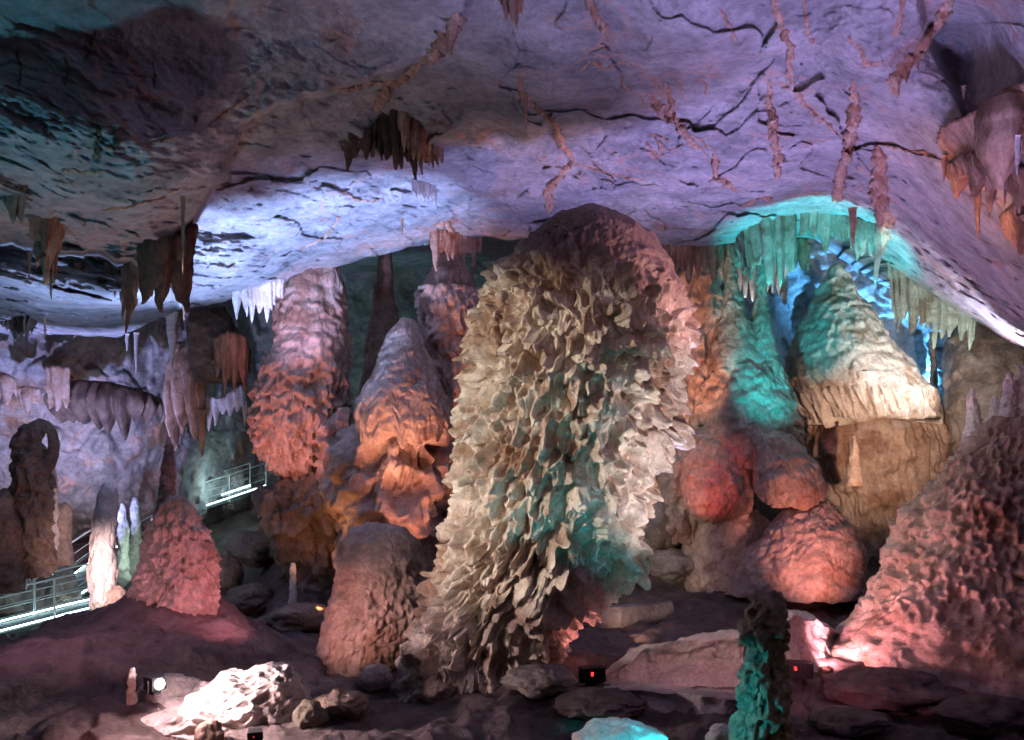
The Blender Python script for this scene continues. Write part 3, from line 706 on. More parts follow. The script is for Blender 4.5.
tl = [(236, 726, 731), (255, 725, 733), (275, 724, 737), (297, 722, 741), (316, 718, 748), (335, 713, 757), (352, 708, 766), (366, 705, 772), (376, 708, 772)]
tlo = [(368, 705, 776), (385, 702, 784), (405, 700, 794), (425, 702, 800), (445, 706, 800), (465, 714, 792)]
r = empty('twin_spire_stalagmite', base_of(tlo, 24.0), 'twin-spired teal-lit stalagmite on a scaly bell-shaped base, right of the giant one', 'stalagmite')
body('spire', tl, 24.0, [('fbm', 1.0, .08, None), ('scales', .1, .14, .07, 1.8, (240, 340)), ('ledges', 2.0, .08, (320, 380)), ('fbm', 6, .02, None)], M['tan'], parent=r, nu=220, step=1.1, seed=52)
body('spire', [(226, 759, 763), (260, 758, 764), (292, 755, 766), (325, 752, 771), (352, 750, 777), (380, 748, 786), (405, 748, 795), (425, 750, 800)], 23.6,
     [('fbm', 1.2, .09, None), ('scales', .08, .12, .08, 2.0, None), ('bumps', .08, .09, .05, 1.2, (330, 430)), ('fbm', 6, .02, None)], M['tan'], parent=r, nu=200, step=1.1, seed=53)
body('base', tlo, 24.0, [('fbm', .9, .16, None), ('scales', .14, .2, .16, 2.0, None), ('bumps', .2, .2, .12, .4, None), ('fbm', 5, .03, None)], M['tan'], parent=r, nu=340, step=1.2, droop=.3, seed=54)

rd = [('red_boulder', [(428, 702, 738), (437, 691, 748), (455, 684, 752), (485, 681, 754), (506, 684, 752), (516, 692, 742), (520, 700, 730)], 23.7, 'rough dark-red rounded rock under the twin-spired stalagmite, the left one', 55),
      ('red_boulder', [(432, 762, 783), (437, 755, 793), (450, 752, 803), (470, 751, 818), (488, 753, 826), (500, 760, 822), (506, 770, 810)], 22.9, 'smooth-topped pink-red rock under the twin-spired stalagmite, right one of two', 56),
      ('brown_boulder', [(512, 705, 755), (522, 692, 770), (555, 684, 782), (580, 680, 784), (600, 676, 786)], 24.2, 'dull brown-red rock mass below the rough dark-red rock', 57),
      ('glowing_boulder', [(505, 806, 829), (511, 790, 839), (528, 768, 850), (548, 750, 860), (570, 738, 866), (594, 728, 870)], 22.8, 'broad glowing salmon-pink rock mound in the right background', 58)]
for nm, rows, dd, lab, sd in rd:
    body(nm, rows, dd, [('fbm', .8, .18, None), ('ridge', .9, .06, None), ('ledges', 1.0, .12, None), ('bumps', .07, .08, .04, 1.6, None), ('scales', .08, .14, .06, 1.3, None), ('fbm', 5, .04, None), ('fbm', 14, .015, None)], M['tan'], lab, 'rock mound', group='rock mounds under the twin spires' if nm == 'red_boulder' else None, nu=300, step=1.2, yr=.8, seed=sd, blur=1)

bt = [(264, 834, 842), (270, 829, 847), (280, 824, 850), (295, 817, 856), (315, 804, 872), (335, 796, 886), (355, 789, 900), (375, 788, 913), (390, 794, 920), (400, 810, 910)]
r = empty('bell_stalagmite', P(865, 420, 26.5), 'wide bell-shaped stalagmite with teal peak and pale fluted skirt, right background', 'stalagmite')
body('bell', bt, 26.5, [('fbm', .7, .18, None), ('ledges', 1.3, .12, (270, 380)), ('scales', .14, .22, .09, 1.4, None), ('bumps', .08, .1, .03, 1.2, None), ('fbm', 4, .04, None)], M['cream'], parent=r, nu=420, step=1.2, droop=.5, seed=60)
body('fluted_skirt', [(378, 790, 914), (388, 795, 924), (398, 799, 929), (408, 806, 931), (416, 812, 932)], 26.5, [('fbm', .7, .12, None), ('flutes', 3.0, .30, (390, 440, 5)), ('scales', .05, .3, .05, 1.2, (392, 430)), ('fbm', 5, .03, None)], M['cream'], parent=r, nu=520, step=.9, seed=62, jag=.5, jagf=3.0, blur=1)
body('brown_mound', [(402, 830, 905), (414, 806, 938), (430, 803, 952), (455, 809, 962), (490, 824, 962), (525, 834, 960), (560, 842, 960), (600, 848, 960)], 27.5,
     [('fbm', .5, .35, None), ('ridge', .6, .16, None), ('ridge', 1.7, .05, None), ('bumps', .1, .1, .04, 1.2, None), ('pits', .05, .3, .12, .25, None), ('fbm', 3, .06, None), ('fbm', 10, .02, None)], M['tan'], 'broad smooth brown rock mound carrying the bell stalagmite', 'rock mound', nu=380, step=1.3, yr=.7, seed=61)
body('pin_stalagmite', [(436, 852, 855), (448, 850, 858), (462, 848, 860), (474, 847, 861), (486, 845, 863)], 24.2, [('fbm', 2.2, .06, None), ('bumps', .06, .08, .03, 1.2, None)], M['tan'], 'little pointed stalagmite on the front of the brown mound', 'stalagmite', nu=90, step=.9, seed=62)
r = empty('cyan_column', P(934, 428, 27.6), 'pencil-thin column, cyan above and brown below, right of the bell stalagmite', 'rock column')
body('shaft', [(332, 930, 935), (350, 930, 936), (373, 931, 937), (400, 930, 938), (430, 929, 939)], 27.6, [('fbm', 2, .05, None), ('scales', .05, .1, .05, 1.4, None)], M['brown'], parent=r, nu=80, step=1.2, seed=63)
body('layered_column', [(318, 962, 1040), (335, 955, 1052), (360, 953, 1056), (385, 955, 1054), (410, 952, 1056), (440, 954, 1058), (480, 950, 1060)], 26.0,
     [('fbm', .5, .3, None), ('ledges', 1.1, .28, None), ('flutes', 1.4, .10, None), ('fbm', 3, .05, None)], M['grey'], 'thick grey column of layered rock at the right edge behind the spires', 'rock column', nu=320, step=1.3, seed=64)

rm = [(418, 996, 1060), (432, 982, 1078), (452, 962, 1096), (475, 938, 1116), (500, 917, 1136), (530, 901, 1156), (565, 887, 1172), (595, 876, 1188), (620, 860, 1204), (640, 842, 1222), (658, 822, 1240), (674, 802, 1262), (700, 770, 1290)]
body('bumpy_mound', rm, 15.5, [('fbm', .7, .25, None), ('fbm', 2.5, .05, None), ('bumps', .075, .075, .05, 1.5, (410, 615, 22)), ('bumps', .04, .04, .02, 1.6, (400, 690, 20)), ('pits', .06, .08, .15, .9, (425, 612, 18)), ('scales', .06, .08, .04, 1.2, (420, 612, 20)), ('fbm', 7, .014, None), ('fbm', 20, .006, None)], M['tan'],
     'massive knobbly purple-pink flowstone mound at the right edge', 'flowstone', nu=620, step=1.15, yr=.7, seed=65, dense=.45, droop=.4)
for k, (rows, dd, lab) in enumerate([
    ([(388, 971, 974), (398, 968, 976), (415, 967, 979), (432, 965, 982), (452, 962, 984)], 16.2, 'leftmost pink spire of the row on top of the knobbly right mound'),
    ([(396, 993, 997), (408, 990, 999), (425, 988, 1002), (445, 985, 1004)], 16.0, 'short middle spire of the row on top of the knobbly right mound'),
    ([(372, 1008, 1013), (382, 1005, 1016), (400, 1002, 1017), (420, 999, 1020), (440, 996, 1024)], 15.6, 'tallest pale spire of the row on top of the knobbly right mound'),
    ([(366, 1022, 1027), (378, 1018, 1032), (400, 1016, 1036), (430, 1012, 1042)], 15.6, 'spire cut by the right edge on top of the knobbly right mound')]):
    body('spire_stalagmite', rows, dd, [('fbm', 1.6, .07, None), ('bumps', .05, .07, .035, 1.4, None), ('scales', .05, .08, .04, 1.2, None)], M['white'], lab, 'stalagmite', group='spires on the right mound', nu=110, step=.9, seed=66 + k)

# foreground
body('teal_lit_stalagmite', [(592, 755, 780), (596, 750, 786), (606, 747, 788), (618, 743, 787), (632, 739, 786), (645, 745, 784), (658, 747, 783), (672, 742, 786), (690, 739, 788), (708, 740, 788), (722, 735, 790), (742, 730, 793), (780, 724, 799), (830, 716, 806)], 9.0,
     [('fbm', 2.2, .07, None), ('bumps', .07, .08, .05, 1.2, None), ('pits', .05, .06, .05, .6, None), ('scales', .05, .07, .05, 1.5, None), ('fbm', 9, .012, None)], M['moss'],
     'knobbly brown stalagmite in the foreground with its left side lit teal', 'stalagmite', nu=340, step=1.0, seed=70, soft=.6)
boulder('teal_boulder', 622, 752, 10.0, 46, 30, M['white'], 'flat turquoise-lit rock at the bottom edge left of the foreground stalagmite', 3)
boulder('teal_pebble', 722, 738, 9.4, 14, 12, M['white'], 'small turquoise-lit rock touching the left foot of the foreground stalagmite', 5)

# rimstone pools
def shelf(name, top, bot, depth, mat, label, cat='rimstone', seed=0, bulge=.15, amp=.05, lip=.0):
    top = np.asarray(top, float); bot = np.asarray(bot, float)
    n = int(np.hypot(np.ptp(top[:, 0]), np.ptp(top[:, 1])) / 1.2) + 20
    T = resample(P(top[:, 0], top[:, 1], top[:, 2]), n); B = resample(P(bot[:, 0], bot[:, 1], bot[:, 2]), n)
    v = np.linspace(0, 1, 40)[:, None, None]
    fr = T[None] * (1 - v) + B[None] * v
    fr[..., 1] += bulge * np.sin(math.pi * v[..., 0])
    bk = T[None] + np.linspace(1, 0, 16)[:, None, None] * np.array([0, depth, -.04 * depth]); bk[..., 2] += 0
    dn = B[None] + np.array([0, 0, -.4]); bkd = T[None] + np.array([0, depth, -1.5])
    g = np.concatenate([bkd, bk, fr, dn], 0)
    g[..., 1] -= amp * fbm(g * 1.6, 4, seed + 80) + .35 * amp * ridged(g * np.array([4, 4, 1.2]), 2, seed + 81)
    g[..., 2] += amp * .8 * fbm(g * 1.9 + 5, 3, seed + 82) + .012 * fbm(g * 8, 2, seed)
    o = link_mesh(name, g.reshape(-1, 3), grid_faces(g.shape[0], n), mat)
    return props(o, label, cat, None, 'thing')
def gshelf(name, tops, bots, rise, *a, **k):
    B = [(x, y + 3, ground_d(x, y)) for x, y in bots]
    T = [(x, y, b[2] + rise) for (x, y), b in zip(tops, B)]
    return shelf(name, T, B, *a, **k)
gshelf('rimstone_basin', [(604, 678), (622, 664), (642, 651), (662, 645), (690, 640), (720, 636), (748, 635)],
      [(598, 688), (620, 687), (646, 687), (672, 687), (700, 688), (724, 688), (752, 686)], .35, .5, M['pale'], 'pale pink curved rimstone wall on the floor, between the black floodlight and foreground stalagmite', bulge=.40, amp=.15)
gshelf('rimstone_basin', [(768, 640), (783, 622), (798, 616), (815, 617), (828, 624), (838, 632)],
      [(764, 680), (780, 680), (796, 677), (812, 672), (826, 662), (838, 650)], .5, .8, M['pale'], 'pale pink rimstone slab right of the foreground stalagmite, leaning on the right mound', bulge=.2, amp=.16, seed=4)
gshelf('low_wall', [(566, 604), (590, 606), (620, 607), (650, 605), (672, 601)],
      [(566, 622), (590, 625), (620, 627), (650, 624), (674, 614)], .1, .45, M['grey'], 'low brownish retaining wall on the floor right behind the giant stalagmite', 'wall', seed=6, bulge=-.1, amp=.03)
gshelf('pool_edge', [(606, 691), (640, 690), (672, 691), (700, 696), (724, 698), (745, 700)],
      [(606, 699), (640, 702), (676, 710), (700, 716), (724, 715), (745, 714)], .15, .6, M['pale'], 'thin bright rimstone pool edge left of the foreground stalagmite, nearest the viewer', seed=7, bulge=.1, amp=.05)

# lit bank at the bottom left
body('lit_bank', [(666, 264, 278), (670, 240, 286), (678, 214, 292), (690, 188, 300), (702, 160, 304), (718, 128, 308), (740, 98, 312), (765, 84, 318)], 12.7,
     [('fbm', 1.0, .20, None), ('ridge', .9, .12, None), ('scales', .06, .08, .04, 1.4, None), ('pits', .1, .07, .1, .4, None), ('fbm', 6, .02, None)], M['pale'],
     'brightly lit pinkish-white rock bank in the bottom left corner beside the floodlight', 'rock bank', nu=520, step=.9, yr=.55, seed=75)
for k, (px, py, dd, sx, sy, lab, mt) in enumerate([
    (170, 690, 12.35, 26, 14, 'bright white rock directly under the glaring floodlight', 'pale'),
    (375, 678, 15.6, 16, 12, 'white-lit small rock at the left foot of the giant stalagmite', 'pale'),
    (392, 662, 16.2, 10, 7, 'pale rock chip behind the white-lit small rock, by the squat stalagmite', 'pale'),
    (342, 706, 13.4, 26, 16, 'dim maroon rock below the squat stalagmite', 'brown'),
    (310, 716, 12.4, 16, 14, 'dark green-brown rock at the right end of the lit bank', 'moss'),
    (210, 738, 11.2, 13, 16, 'black silhouetted rock at the bottom edge, on the lit bank', 'dark'),
    (600, 704, 14.0, 40, 12, 'wide flat maroon rock in front of the left black floodlight', 'floor'),
    (540, 680, 13.9, 34, 14, 'grey rounded rock against the foot of the giant stalagmite', 'grey'),
    (440, 690, 13.9, 24, 16, 'reddish-brown rock hugging the left foot of the giant stalagmite', 'tan'),
    (890, 690, 13.6, 60, 16, 'broad dark rock in the shade below the right mound', 'floor'),
    (980, 716, 12.6, 50, 18, 'dark rock in the bottom right corner', 'floor'),
    (826, 672, 14.7, 7, 6, 'small dark stone in the bright pink glow of the right black floodlight', 'dark'),
    (850, 720, 11.8, 36, 10, 'low dark rock right of the foreground stalagmite', 'floor'),
    (250, 600, 22, 26, 14, 'dim boulder in the dark hollow behind the lumpy purple stalagmite', 'brown'),
    (300, 620, 21, 30, 15, 'dim boulder in the dark hollow just left of the squat stalagmite', 'brown'),
    (260, 548, 29, 34, 18, 'layered dark boulder below the upper walkway', 'grey'),
    (228, 575, 24, 14, 18, 'upright dim rock right behind the lumpy purple stalagmite', 'brown'),
    (600, 560, 23.8, 40, 20, 'brown shelf rock behind the right edge of the giant stalagmite', 'grey'),
    (650, 520, 24.8, 36, 30, 'grey-brown shelf rock higher up behind the right edge of the giant stalagmite', 'grey'),
    (672, 566, 23.6, 26, 16, 'dull shelf rock left of the dull brown-red rock mass', 'grey')]):
    gd = min(dd + 2.5, max(dd - 2.5, ground_d(px, py + sy * .55)))
    boulder('boulder', px, py, gd, sx, sy, M[mt], lab, seed=80 + k, n=110 if sx > 20 else 60)

# ------------------------------------------------------------------ curtains and stalactites on the ceiling
def cd(px, py, off=0.0):
    return float(ceil_d(np.array([float(px)]), np.array([float(py)]))[0]) + off
def hang(name, top, drops, mat, label, off=.04, cat='dripstone curtain', group=None, **kw):
    """a curtain whose top follows the ceiling; drops = how far each point hangs, in frame rows"""
    tp = [(x, y, cd(x, y, off)) for x, y in top]
    bt = [(x, y + q, t[2]) for (x, y), q, t in zip(top, drops, tp)]
    return curtain(name, tp, bt, mat, label, cat, group=group, **kw)

hang('triangular_drapery', [(342, 148), (362, 140), (380, 120), (391, 112), (404, 120), (416, 138), (424, 148)], [4, 12, 36, 48, 40, 20, 8], M['dark'], 'dark triangular drapery with dripping tips on the blue-lit ceiling', amp=.10, fold=4, spike=.35, thick=.3, seed=21)
hang('pink_drapery', [(398, 108), (412, 118), (426, 134), (442, 150)], [22, 28, 22, 10], M['vein'], 'pinkish-white fluted drapery right beside the dark triangular one', amp=.09, fold=5, spike=.3, thick=.2, seed=22, off=.15)
hang('white_drip', [(412, 178), (424, 184), (436, 192)], [14, 14, 5], M['white'], 'small white drip curtain below the dark triangular drapery', amp=.05, fold=5, spike=.2, thick=.12, seed=23)
hang('lip_fringe', [(430, 232), (446, 234), (462, 238), (482, 240)], [14, 22, 16, 12], M['vein'], 'pink fringe of drips on the ceiling lip above the capped column', amp=.10, fold=3, spike=.6, thick=.2, seed=24, off=-.05)
hang('top_stalactites', [(488, -14), (500, -12), (512, -12), (524, -10)], [8, 18, 32, 12], M['drip'], 'orange-brown stalactite tuft hanging into view at the top edge', amp=.08, fold=7, spike=.22, thick=.2, seed=25)
hang('edge_drapery', [(150, 252), (160, 246), (170, 244), (180, 240), (188, 226)], [26, 34, 50, 58, 40], M['dark'], 'dark brown jagged drapery at the edge of the bright blue slab', amp=.16, fold=2.2, spike=.5, thick=.3, seed=26, off=-.1)
for k, (top, dr, lab, mt, sd, sp) in enumerate([
    ([(33, 216), (42, 218), (54, 220), (62, 226)], [22, 34, 36, 14], 'brown drapery with long tips hanging at far left, the largest there', 'drip', 31, .5),
    ([(4, 194), (12, 196), (24, 198)], [10, 16, 8], 'short brown drapery at the left edge above the largest left drapery', 'drip', 32, .3),
    ([(104, 268), (116, 270), (128, 272), (140, 268)], [14, 20, 30, 14], 'brown drip curtain left of the dark jagged drapery', 'drip', 33, .6),
    ([(74, 268), (84, 268), (94, 272)], [12, 16, 8], 'small rusty drip patch between the two left draperies', 'drip', 34, .3),
    ([(0, 318), (14, 320), (28, 316), (36, 322)], [6, 14, 12, 6], 'greenish drip fringe low at the left edge', 'moss', 35, .25)]):
    hang('drip_drapery', top, dr, M[mt], lab, amp=.09, fold=4.2, spike=sp, thick=.18, seed=sd, group='draperies on the upper-left ceiling')

# right
hang('orange_drapery', [(943, 150), (952, 138), (966, 130), (984, 122), (1000, 112), (1016, 100), (1034, 92)], [24, 36, 34, 40, 42, 44, 48], M['drip'], 'large orange drapery of stalactites hanging at the right edge', off=-.3, amp=.14, fold=5, spike=.45, thick=.4, seed=41, belly=.15)
hang('lower_drapery', [(976, 168), (990, 172), (1004, 176), (1020, 176), (1034, 178)], [12, 14, 12, 14, 18], M['drip'], 'lower tier of the orange drapery at the right edge', off=-.2, amp=.09, fold=6, spike=.4, thick=.25, seed=42)
hang('edge_drip', [(1004, 226), (1012, 218), (1022, 212), (1034, 210)], [8, 14, 20, 24], M['drip'], 'small orange drip curtain at the right edge under the large drapery', off=-.2, amp=.08, fold=5, spike=.3, thick=.2, seed=43)
for k, (px, py, ln, w, lab) in enumerate([(978, 186, 54, 7, 'longest thin orange stalactite below the large right drapery'), (989, 184, 34, 6, 'second thin stalactite, right beside the longest one at right'),
                                          (944, 156, 26, 5, 'stalactite at the left end of the large orange right drapery'), (1005, 150, 56, 6, 'long dark stalactite in the gap of the large right drapery'),
                                          (1017, 136, 40, 6, 'white-tipped stalactite in the right drapery, nearest the edge'), (993, 112, 16, 4, 'short pale stalactite on the upper part of the right drapery'),
                                          (964, 86, 16, 4, 'lone small stalactite above the large right drapery')]):
    spike('stalactite', px, py, cd(px, py - 4, -.45), ln, w, M['white'] if 'pale' in lab or 'white' in lab else M['drip'], lab, group='stalactites at the right edge', seed=50 + k)
# teal group
hang('teal_drapery', [(738, 250), (752, 234), (768, 222), (784, 218), (797, 216)], [10, 26, 44, 60, 52], M['tan'], 'teal-lit curtain of dripping stalactites over the twin spires', off=-.1, amp=.26, fold=2.0, spike=1.1, thick=.4, seed=44)
hang('teal_fringe', [(800, 214), (818, 214), (836, 216), (854, 220), (870, 224), (884, 232)], [22, 18, 22, 26, 22, 16], M['tan'], 'teal-lit fringe on the ceiling above the bell stalagmite', off=-.05, amp=.16, fold=2.6, spike=.8, thick=.3, seed=45)
curtain('cream_drapery', [(734, 246, 27.5), (742, 240, 27.2), (756, 244, 27.2)], [(734, 292, 27.5), (744, 296, 27.2), (756, 292, 27.2)], M['white'], 'white and rust drapery hanging between the two teal spires', amp=.15, fold=2.4, spike=.5, thick=.3, seed=46)
curtain('cream_drapery', [(764, 246, 27.5), (772, 242, 27.2), (780, 250, 27.2), (786, 262, 27.4)], [(764, 282, 27.5), (772, 286, 27.2), (780, 296, 27.2), (786, 304, 27.4)], M['white'], 'white and rust drapery hanging right of the thinner teal spire', amp=.15, fold=2.4, spike=.5, thick=.3, seed=47)
curtain('rusty_drapery', [(794, 244, 25.5), (800, 242, 25.4), (808, 250, 25.5)], [(795, 266, 25.5), (801, 270, 25.4), (808, 268, 25.5)], M['vein'], 'small rusty drapery left of the bell stalagmite peak', amp=.1, fold=3, spike=.3, thick=.25, seed=48)
curtain('descending_drapery', [(888, 252, 23.2), (905, 266, 22.8), (925, 284, 22.4), (945, 298, 22.0), (962, 310, 21.6), (976, 322, 21.4)],
        [(894, 306, 23.2), (908, 322, 22.8), (926, 328, 22.4), (944, 334, 22.0), (960, 338, 21.6), (974, 340, 21.4)], M['cream'], 'long pale drapery band descending towards the layered grey column at right', amp=.20, fold=2.2, spike=.55, thick=.35, seed=49)
hang('slot_fringe', [(670, 240), (682, 244), (696, 245), (712, 244), (724, 242)], [16, 24, 26, 24, 18], M['drip'], 'rust and white fringe at the ceiling lip right behind the giant stalagmite', off=.3, amp=.12, fold=3.2, spike=.7, thick=.25, seed=50)
spike('stalactite', 853, 208, cd(853, 205, -.3), 42, 8, M['vein'], 'brown-pink stalactite in the middle of the teal fringe', seed=61)
spike('stalactite', 1008, 284, 18.6, 22, 6, M['white'], 'pale stalactite on the lit slab at right, above the spires', seed=62)
# left lip
hang('bluish_fringe', [(232, 292), (246, 290), (258, 288), (270, 284), (282, 280)], [8, 16, 22, 26, 12], M['white'], 'bluish-white fringe of drips on the ceiling lip beside the leaning column', off=-.05, amp=.10, fold=3, spike=.7, thick=.2, seed=51)
for k, (px, py, d, ln, w, mt, lab) in enumerate([
    (136, 333, 26.8, 42, 5, 'white', 'long thin pinkish stalactite under the left ceiling lip'), (127, 334, 27.0, 18, 4, 'white', 'short thin stalactite left of the long pinkish one'),
    (172, 312, 26.4, 60, 11, 'white', 'thick pinkish-white stalactite under the lip, right of the thin pair'), (184, 300, 0, 22, 4, 'drip', 'thin brown stalactite tip under the dark jagged drapery'),
    (51, 250, 0, 50, 5, 'drip', 'longest reddish stalactite hanging from the left drapery'), (43, 246, 0, 30, 4, 'drip', 'reddish stalactite left beside the longest one of the left drapery'),
    (29, 252, 0, 26, 4, 'drip', 'pale brown stalactite at the left end of the left drapery'), (126, 284, 0, 26, 7, 'drip', 'stubby brown stalactite under the drip curtain by the dark jagged drapery'),
    (183, 196, 0, 78, 4, 'drip', 'hair-thin stalactite along the left edge of the bright blue slab'), (45, 318, 0, 20, 3, 'drip', 'tiny brown stalactite left low under the lip'),
    (526, 96, 0, 38, 4, 'vein', 'lone hair-thin stalactite on the violet ceiling above the giant stalagmite'), (402, 218, 0, 20, 3, 'vein', 'lone thin stalactite on the blue ceiling left of the giant stalagmite')]):
    spike('stalactite', px, py, d or cd(px, py - 3, -.15), ln, w, M[mt], lab, group='thin stalactites', seed=70 + k)
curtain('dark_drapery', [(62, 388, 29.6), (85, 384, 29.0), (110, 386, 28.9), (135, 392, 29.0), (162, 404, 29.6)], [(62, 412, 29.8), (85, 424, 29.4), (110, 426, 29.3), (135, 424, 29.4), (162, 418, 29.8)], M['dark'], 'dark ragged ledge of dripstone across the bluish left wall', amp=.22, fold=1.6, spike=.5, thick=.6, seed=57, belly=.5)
curtain('hanging_lump', [(52, 372, 28.5), (60, 370, 28.2), (70, 372, 28.4)], [(50, 404, 28.5), (60, 412, 28.2), (70, 402, 28.4)], M['vein'], 'brown finger-like drapery on the bluish left wall', amp=.16, fold=1.6, spike=.2, thick=.5, seed=52)
curtain('hanging_lump', [(-6, 374, 28.0), (8, 378, 27.9), (18, 384, 28.0)], [(-6, 396, 28.0), (8, 402, 27.9), (18, 396, 28.0)], M['vein'], 'brown drip patch on the left wall at the left edge', amp=.16, fold=1.8, spike=.4, thick=.4, seed=53)
curtain('hanging_lump', [(22, 392, 28.6), (30, 390, 28.4), (40, 394, 28.6)], [(22, 406, 28.6), (30, 410, 28.4), (40, 404, 28.6)], M['vein'], 'small brown drip patch left of the finger-like drapery', amp=.14, fold=2, spike=.2, thick=.4, seed=54)

# ribs of dripstone that follow cracks across the ceiling
RIB = [
    ([(771, -6), (781, 24), (791, 47), (790, 84)], 9, 'long pink dripstone rib running down from the top edge, right of centre'),
    ([(803, -6), (807, 27), (813, 46)], 4, 'thin white calcite line right beside the long pink rib at the top'),
    ([(904, -6), (899, 20), (895, 38)], 7, 'short pink rib at the top edge near the right corner'),
    ([(952, -4), (940, 18), (927, 34), (913, 54), (902, 66), (893, 76), (896, 96)], 15, 'thick fringed orange rib in the upper right, beside the dark pocket'),
    ([(852, 80), (856, 100), (853, 120), (849, 148), (841, 178), (832, 204)], 12, 'long pinkish rib bending left, above the teal light'),
    ([(876, 144), (883, 162), (880, 190), (886, 215), (883, 246)], 17, 'broad brown-pink rib reaching down into the teal light'),
    ([(771, 80), (770, 105), (774, 130), (778, 154), (779, 178)], 10, 'pink rib in mid ceiling above the twin spires'),
    ([(798, 86), (804, 104), (822, 118), (842, 138)], 5, 'fine pink rib slanting right from the mid-ceiling rib'),
    ([(714, 150), (716, 178), (728, 182), (738, 194)], 7, 'short hooked pink rib right above the slot beside the giant stalagmite'),
    ([(524, 66), (519, 84), (529, 101), (553, 118), (560, 142), (573, 160)], 8, 'pink rib zigzagging down towards the top of the giant stalagmite'),
    ([(573, 160), (562, 172), (547, 188), (549, 214)], 9, 'last bend of dripstone touching down behind the giant dome'),
    ([(586, -6), (600, 20), (610, 40)], 8, 'orange rib at the top edge above the giant stalagmite'),
    ([(458, 12), (448, 34), (437, 48), (421, 62)], 17, 'thick orange ruffled rib on the edge of the dark upper-left mass'),
    ([(421, 62), (402, 76), (384, 88), (376, 112)], 12, 'orange rib bending down above the dark triangular drapery'),
    ([(410, 78), (388, 82), (362, 84), (336, 90)], 7, 'thin orange edge line left along the dark mass'),
    ([(646, 92), (660, 106), (676, 118), (690, 138), (700, 150)], 9, 'knotted pink rib in the magenta patch right of the giant dome'),
    ([(664, 82), (673, 104), (668, 120), (654, 112)], 6, 'curled pink rib in the magenta patch, upper one'),
    ([(574, 164), (602, 170), (626, 176), (646, 180)], 4, 'faint straight pink line right above the giant dome'),
    ([(576, 72), (592, 60), (606, 70), (622, 60), (636, 68)], 5, 'fine branching pink line right of the zigzag rib'),
    ([(720, 8), (730, 26), (737, 44)], 4, 'short pale line near the top edge, left of the long pink rib'),
    ([(848, 36), (862, 50), (866, 64), (882, 64)], 6, 'pale forked line left of the thick fringed orange rib'),
    ([(884, 146), (904, 150), (924, 152), (936, 160)], 5, 'brown rib running right from the broad brown-pink one'),
    ([(342, 190), (356, 200), (372, 202), (384, 196)], 4, 'fine pale line on the bright blue slab under the triangular drapery'),
    ([(300, 250), (318, 240), (332, 228), (340, 214)], 5, 'pink seam on the bright blue slab above the leaning column'),
    ([(436, 226), (446, 222), (452, 234), (470, 242)], 7, 'pink ruffle on the lip of the blue ceiling above the capped column'),
    ([(742, 205), (756, 200), (766, 196), (774, 200)], 5, 'olive seam bordering the top of the teal light'),
]
for k, (pth, w, lab) in enumerate([
    ([(96, 122), (98, 136), (96, 150), (100, 164)], 8, 'ochre drip streak high on the dark upper-left ceiling'), ([(112, 124), (116, 140), (114, 152)], 6, 'second ochre drip streak, right beside the longer high one'),
    ([(64, 56), (68, 72), (66, 86)], 6, 'ochre drip streak near the upper-left corner'), ([(18, 48), (21, 66), (19, 90)], 5, 'thin ochre drip strand at the left edge near the corner'),
    ([(152, 62), (156, 76), (154, 90)], 5, 'ochre drip streak right of the corner streaks'), ([(84, 60), (90, 50), (96, 30)], 5, 'ochre streak slanting up right near the upper-left corner'),
    ([(206, 128), (222, 114), (238, 104), (252, 92)], 6, 'rusty streak slanting along the brown shoulder above the blue slab'), ([(140, 150), (160, 140), (178, 138)], 5, 'rusty streak in the middle of the dark upper-left shoulder'),
    ([(60, 168), (84, 172), (106, 170)], 6, 'brown level streak across the dark left shoulder'), ([(100, 210), (130, 206), (160, 198), (184, 186)], 5, 'faint pink seam along the underside of the left shoulder')]):
    ribbon(pth, w, M['moss'] if 'ochre' in lab else M['vein'], lab, seed=60 + k, sag=.9, name='drip_streak', group='drip streaks on the upper-left ceiling')
_r = np.random.default_rng(5)
for k in range(16):
    x0, y0 = _r.uniform(618, 706), _r.uniform(70, 150); a0 = _r.uniform(.3, 1.3)
    pth = [(x0, y0)]
    for q in range(3):
        a0 += _r.uniform(-.7, .7); x0 += math.cos(a0) * 9; y0 += math.sin(a0) * 7; pth.append((x0, y0))
    ribbon(pth, _r.uniform(2.5, 4.5), M['vein'], 'fine pink dripstone thread in the tangle up right of the giant dome', seed=90 + k, sag=.8, name='dripstone_thread', group='tangle of dripstone threads')
for k, (pth, w, lab) in enumerate(RIB):
    ribbon(pth, w * 1.15, M['vein'], lab, seed=k, sag=1.0 if w > 6 else .8, group='dripstone ribs on the ceiling')

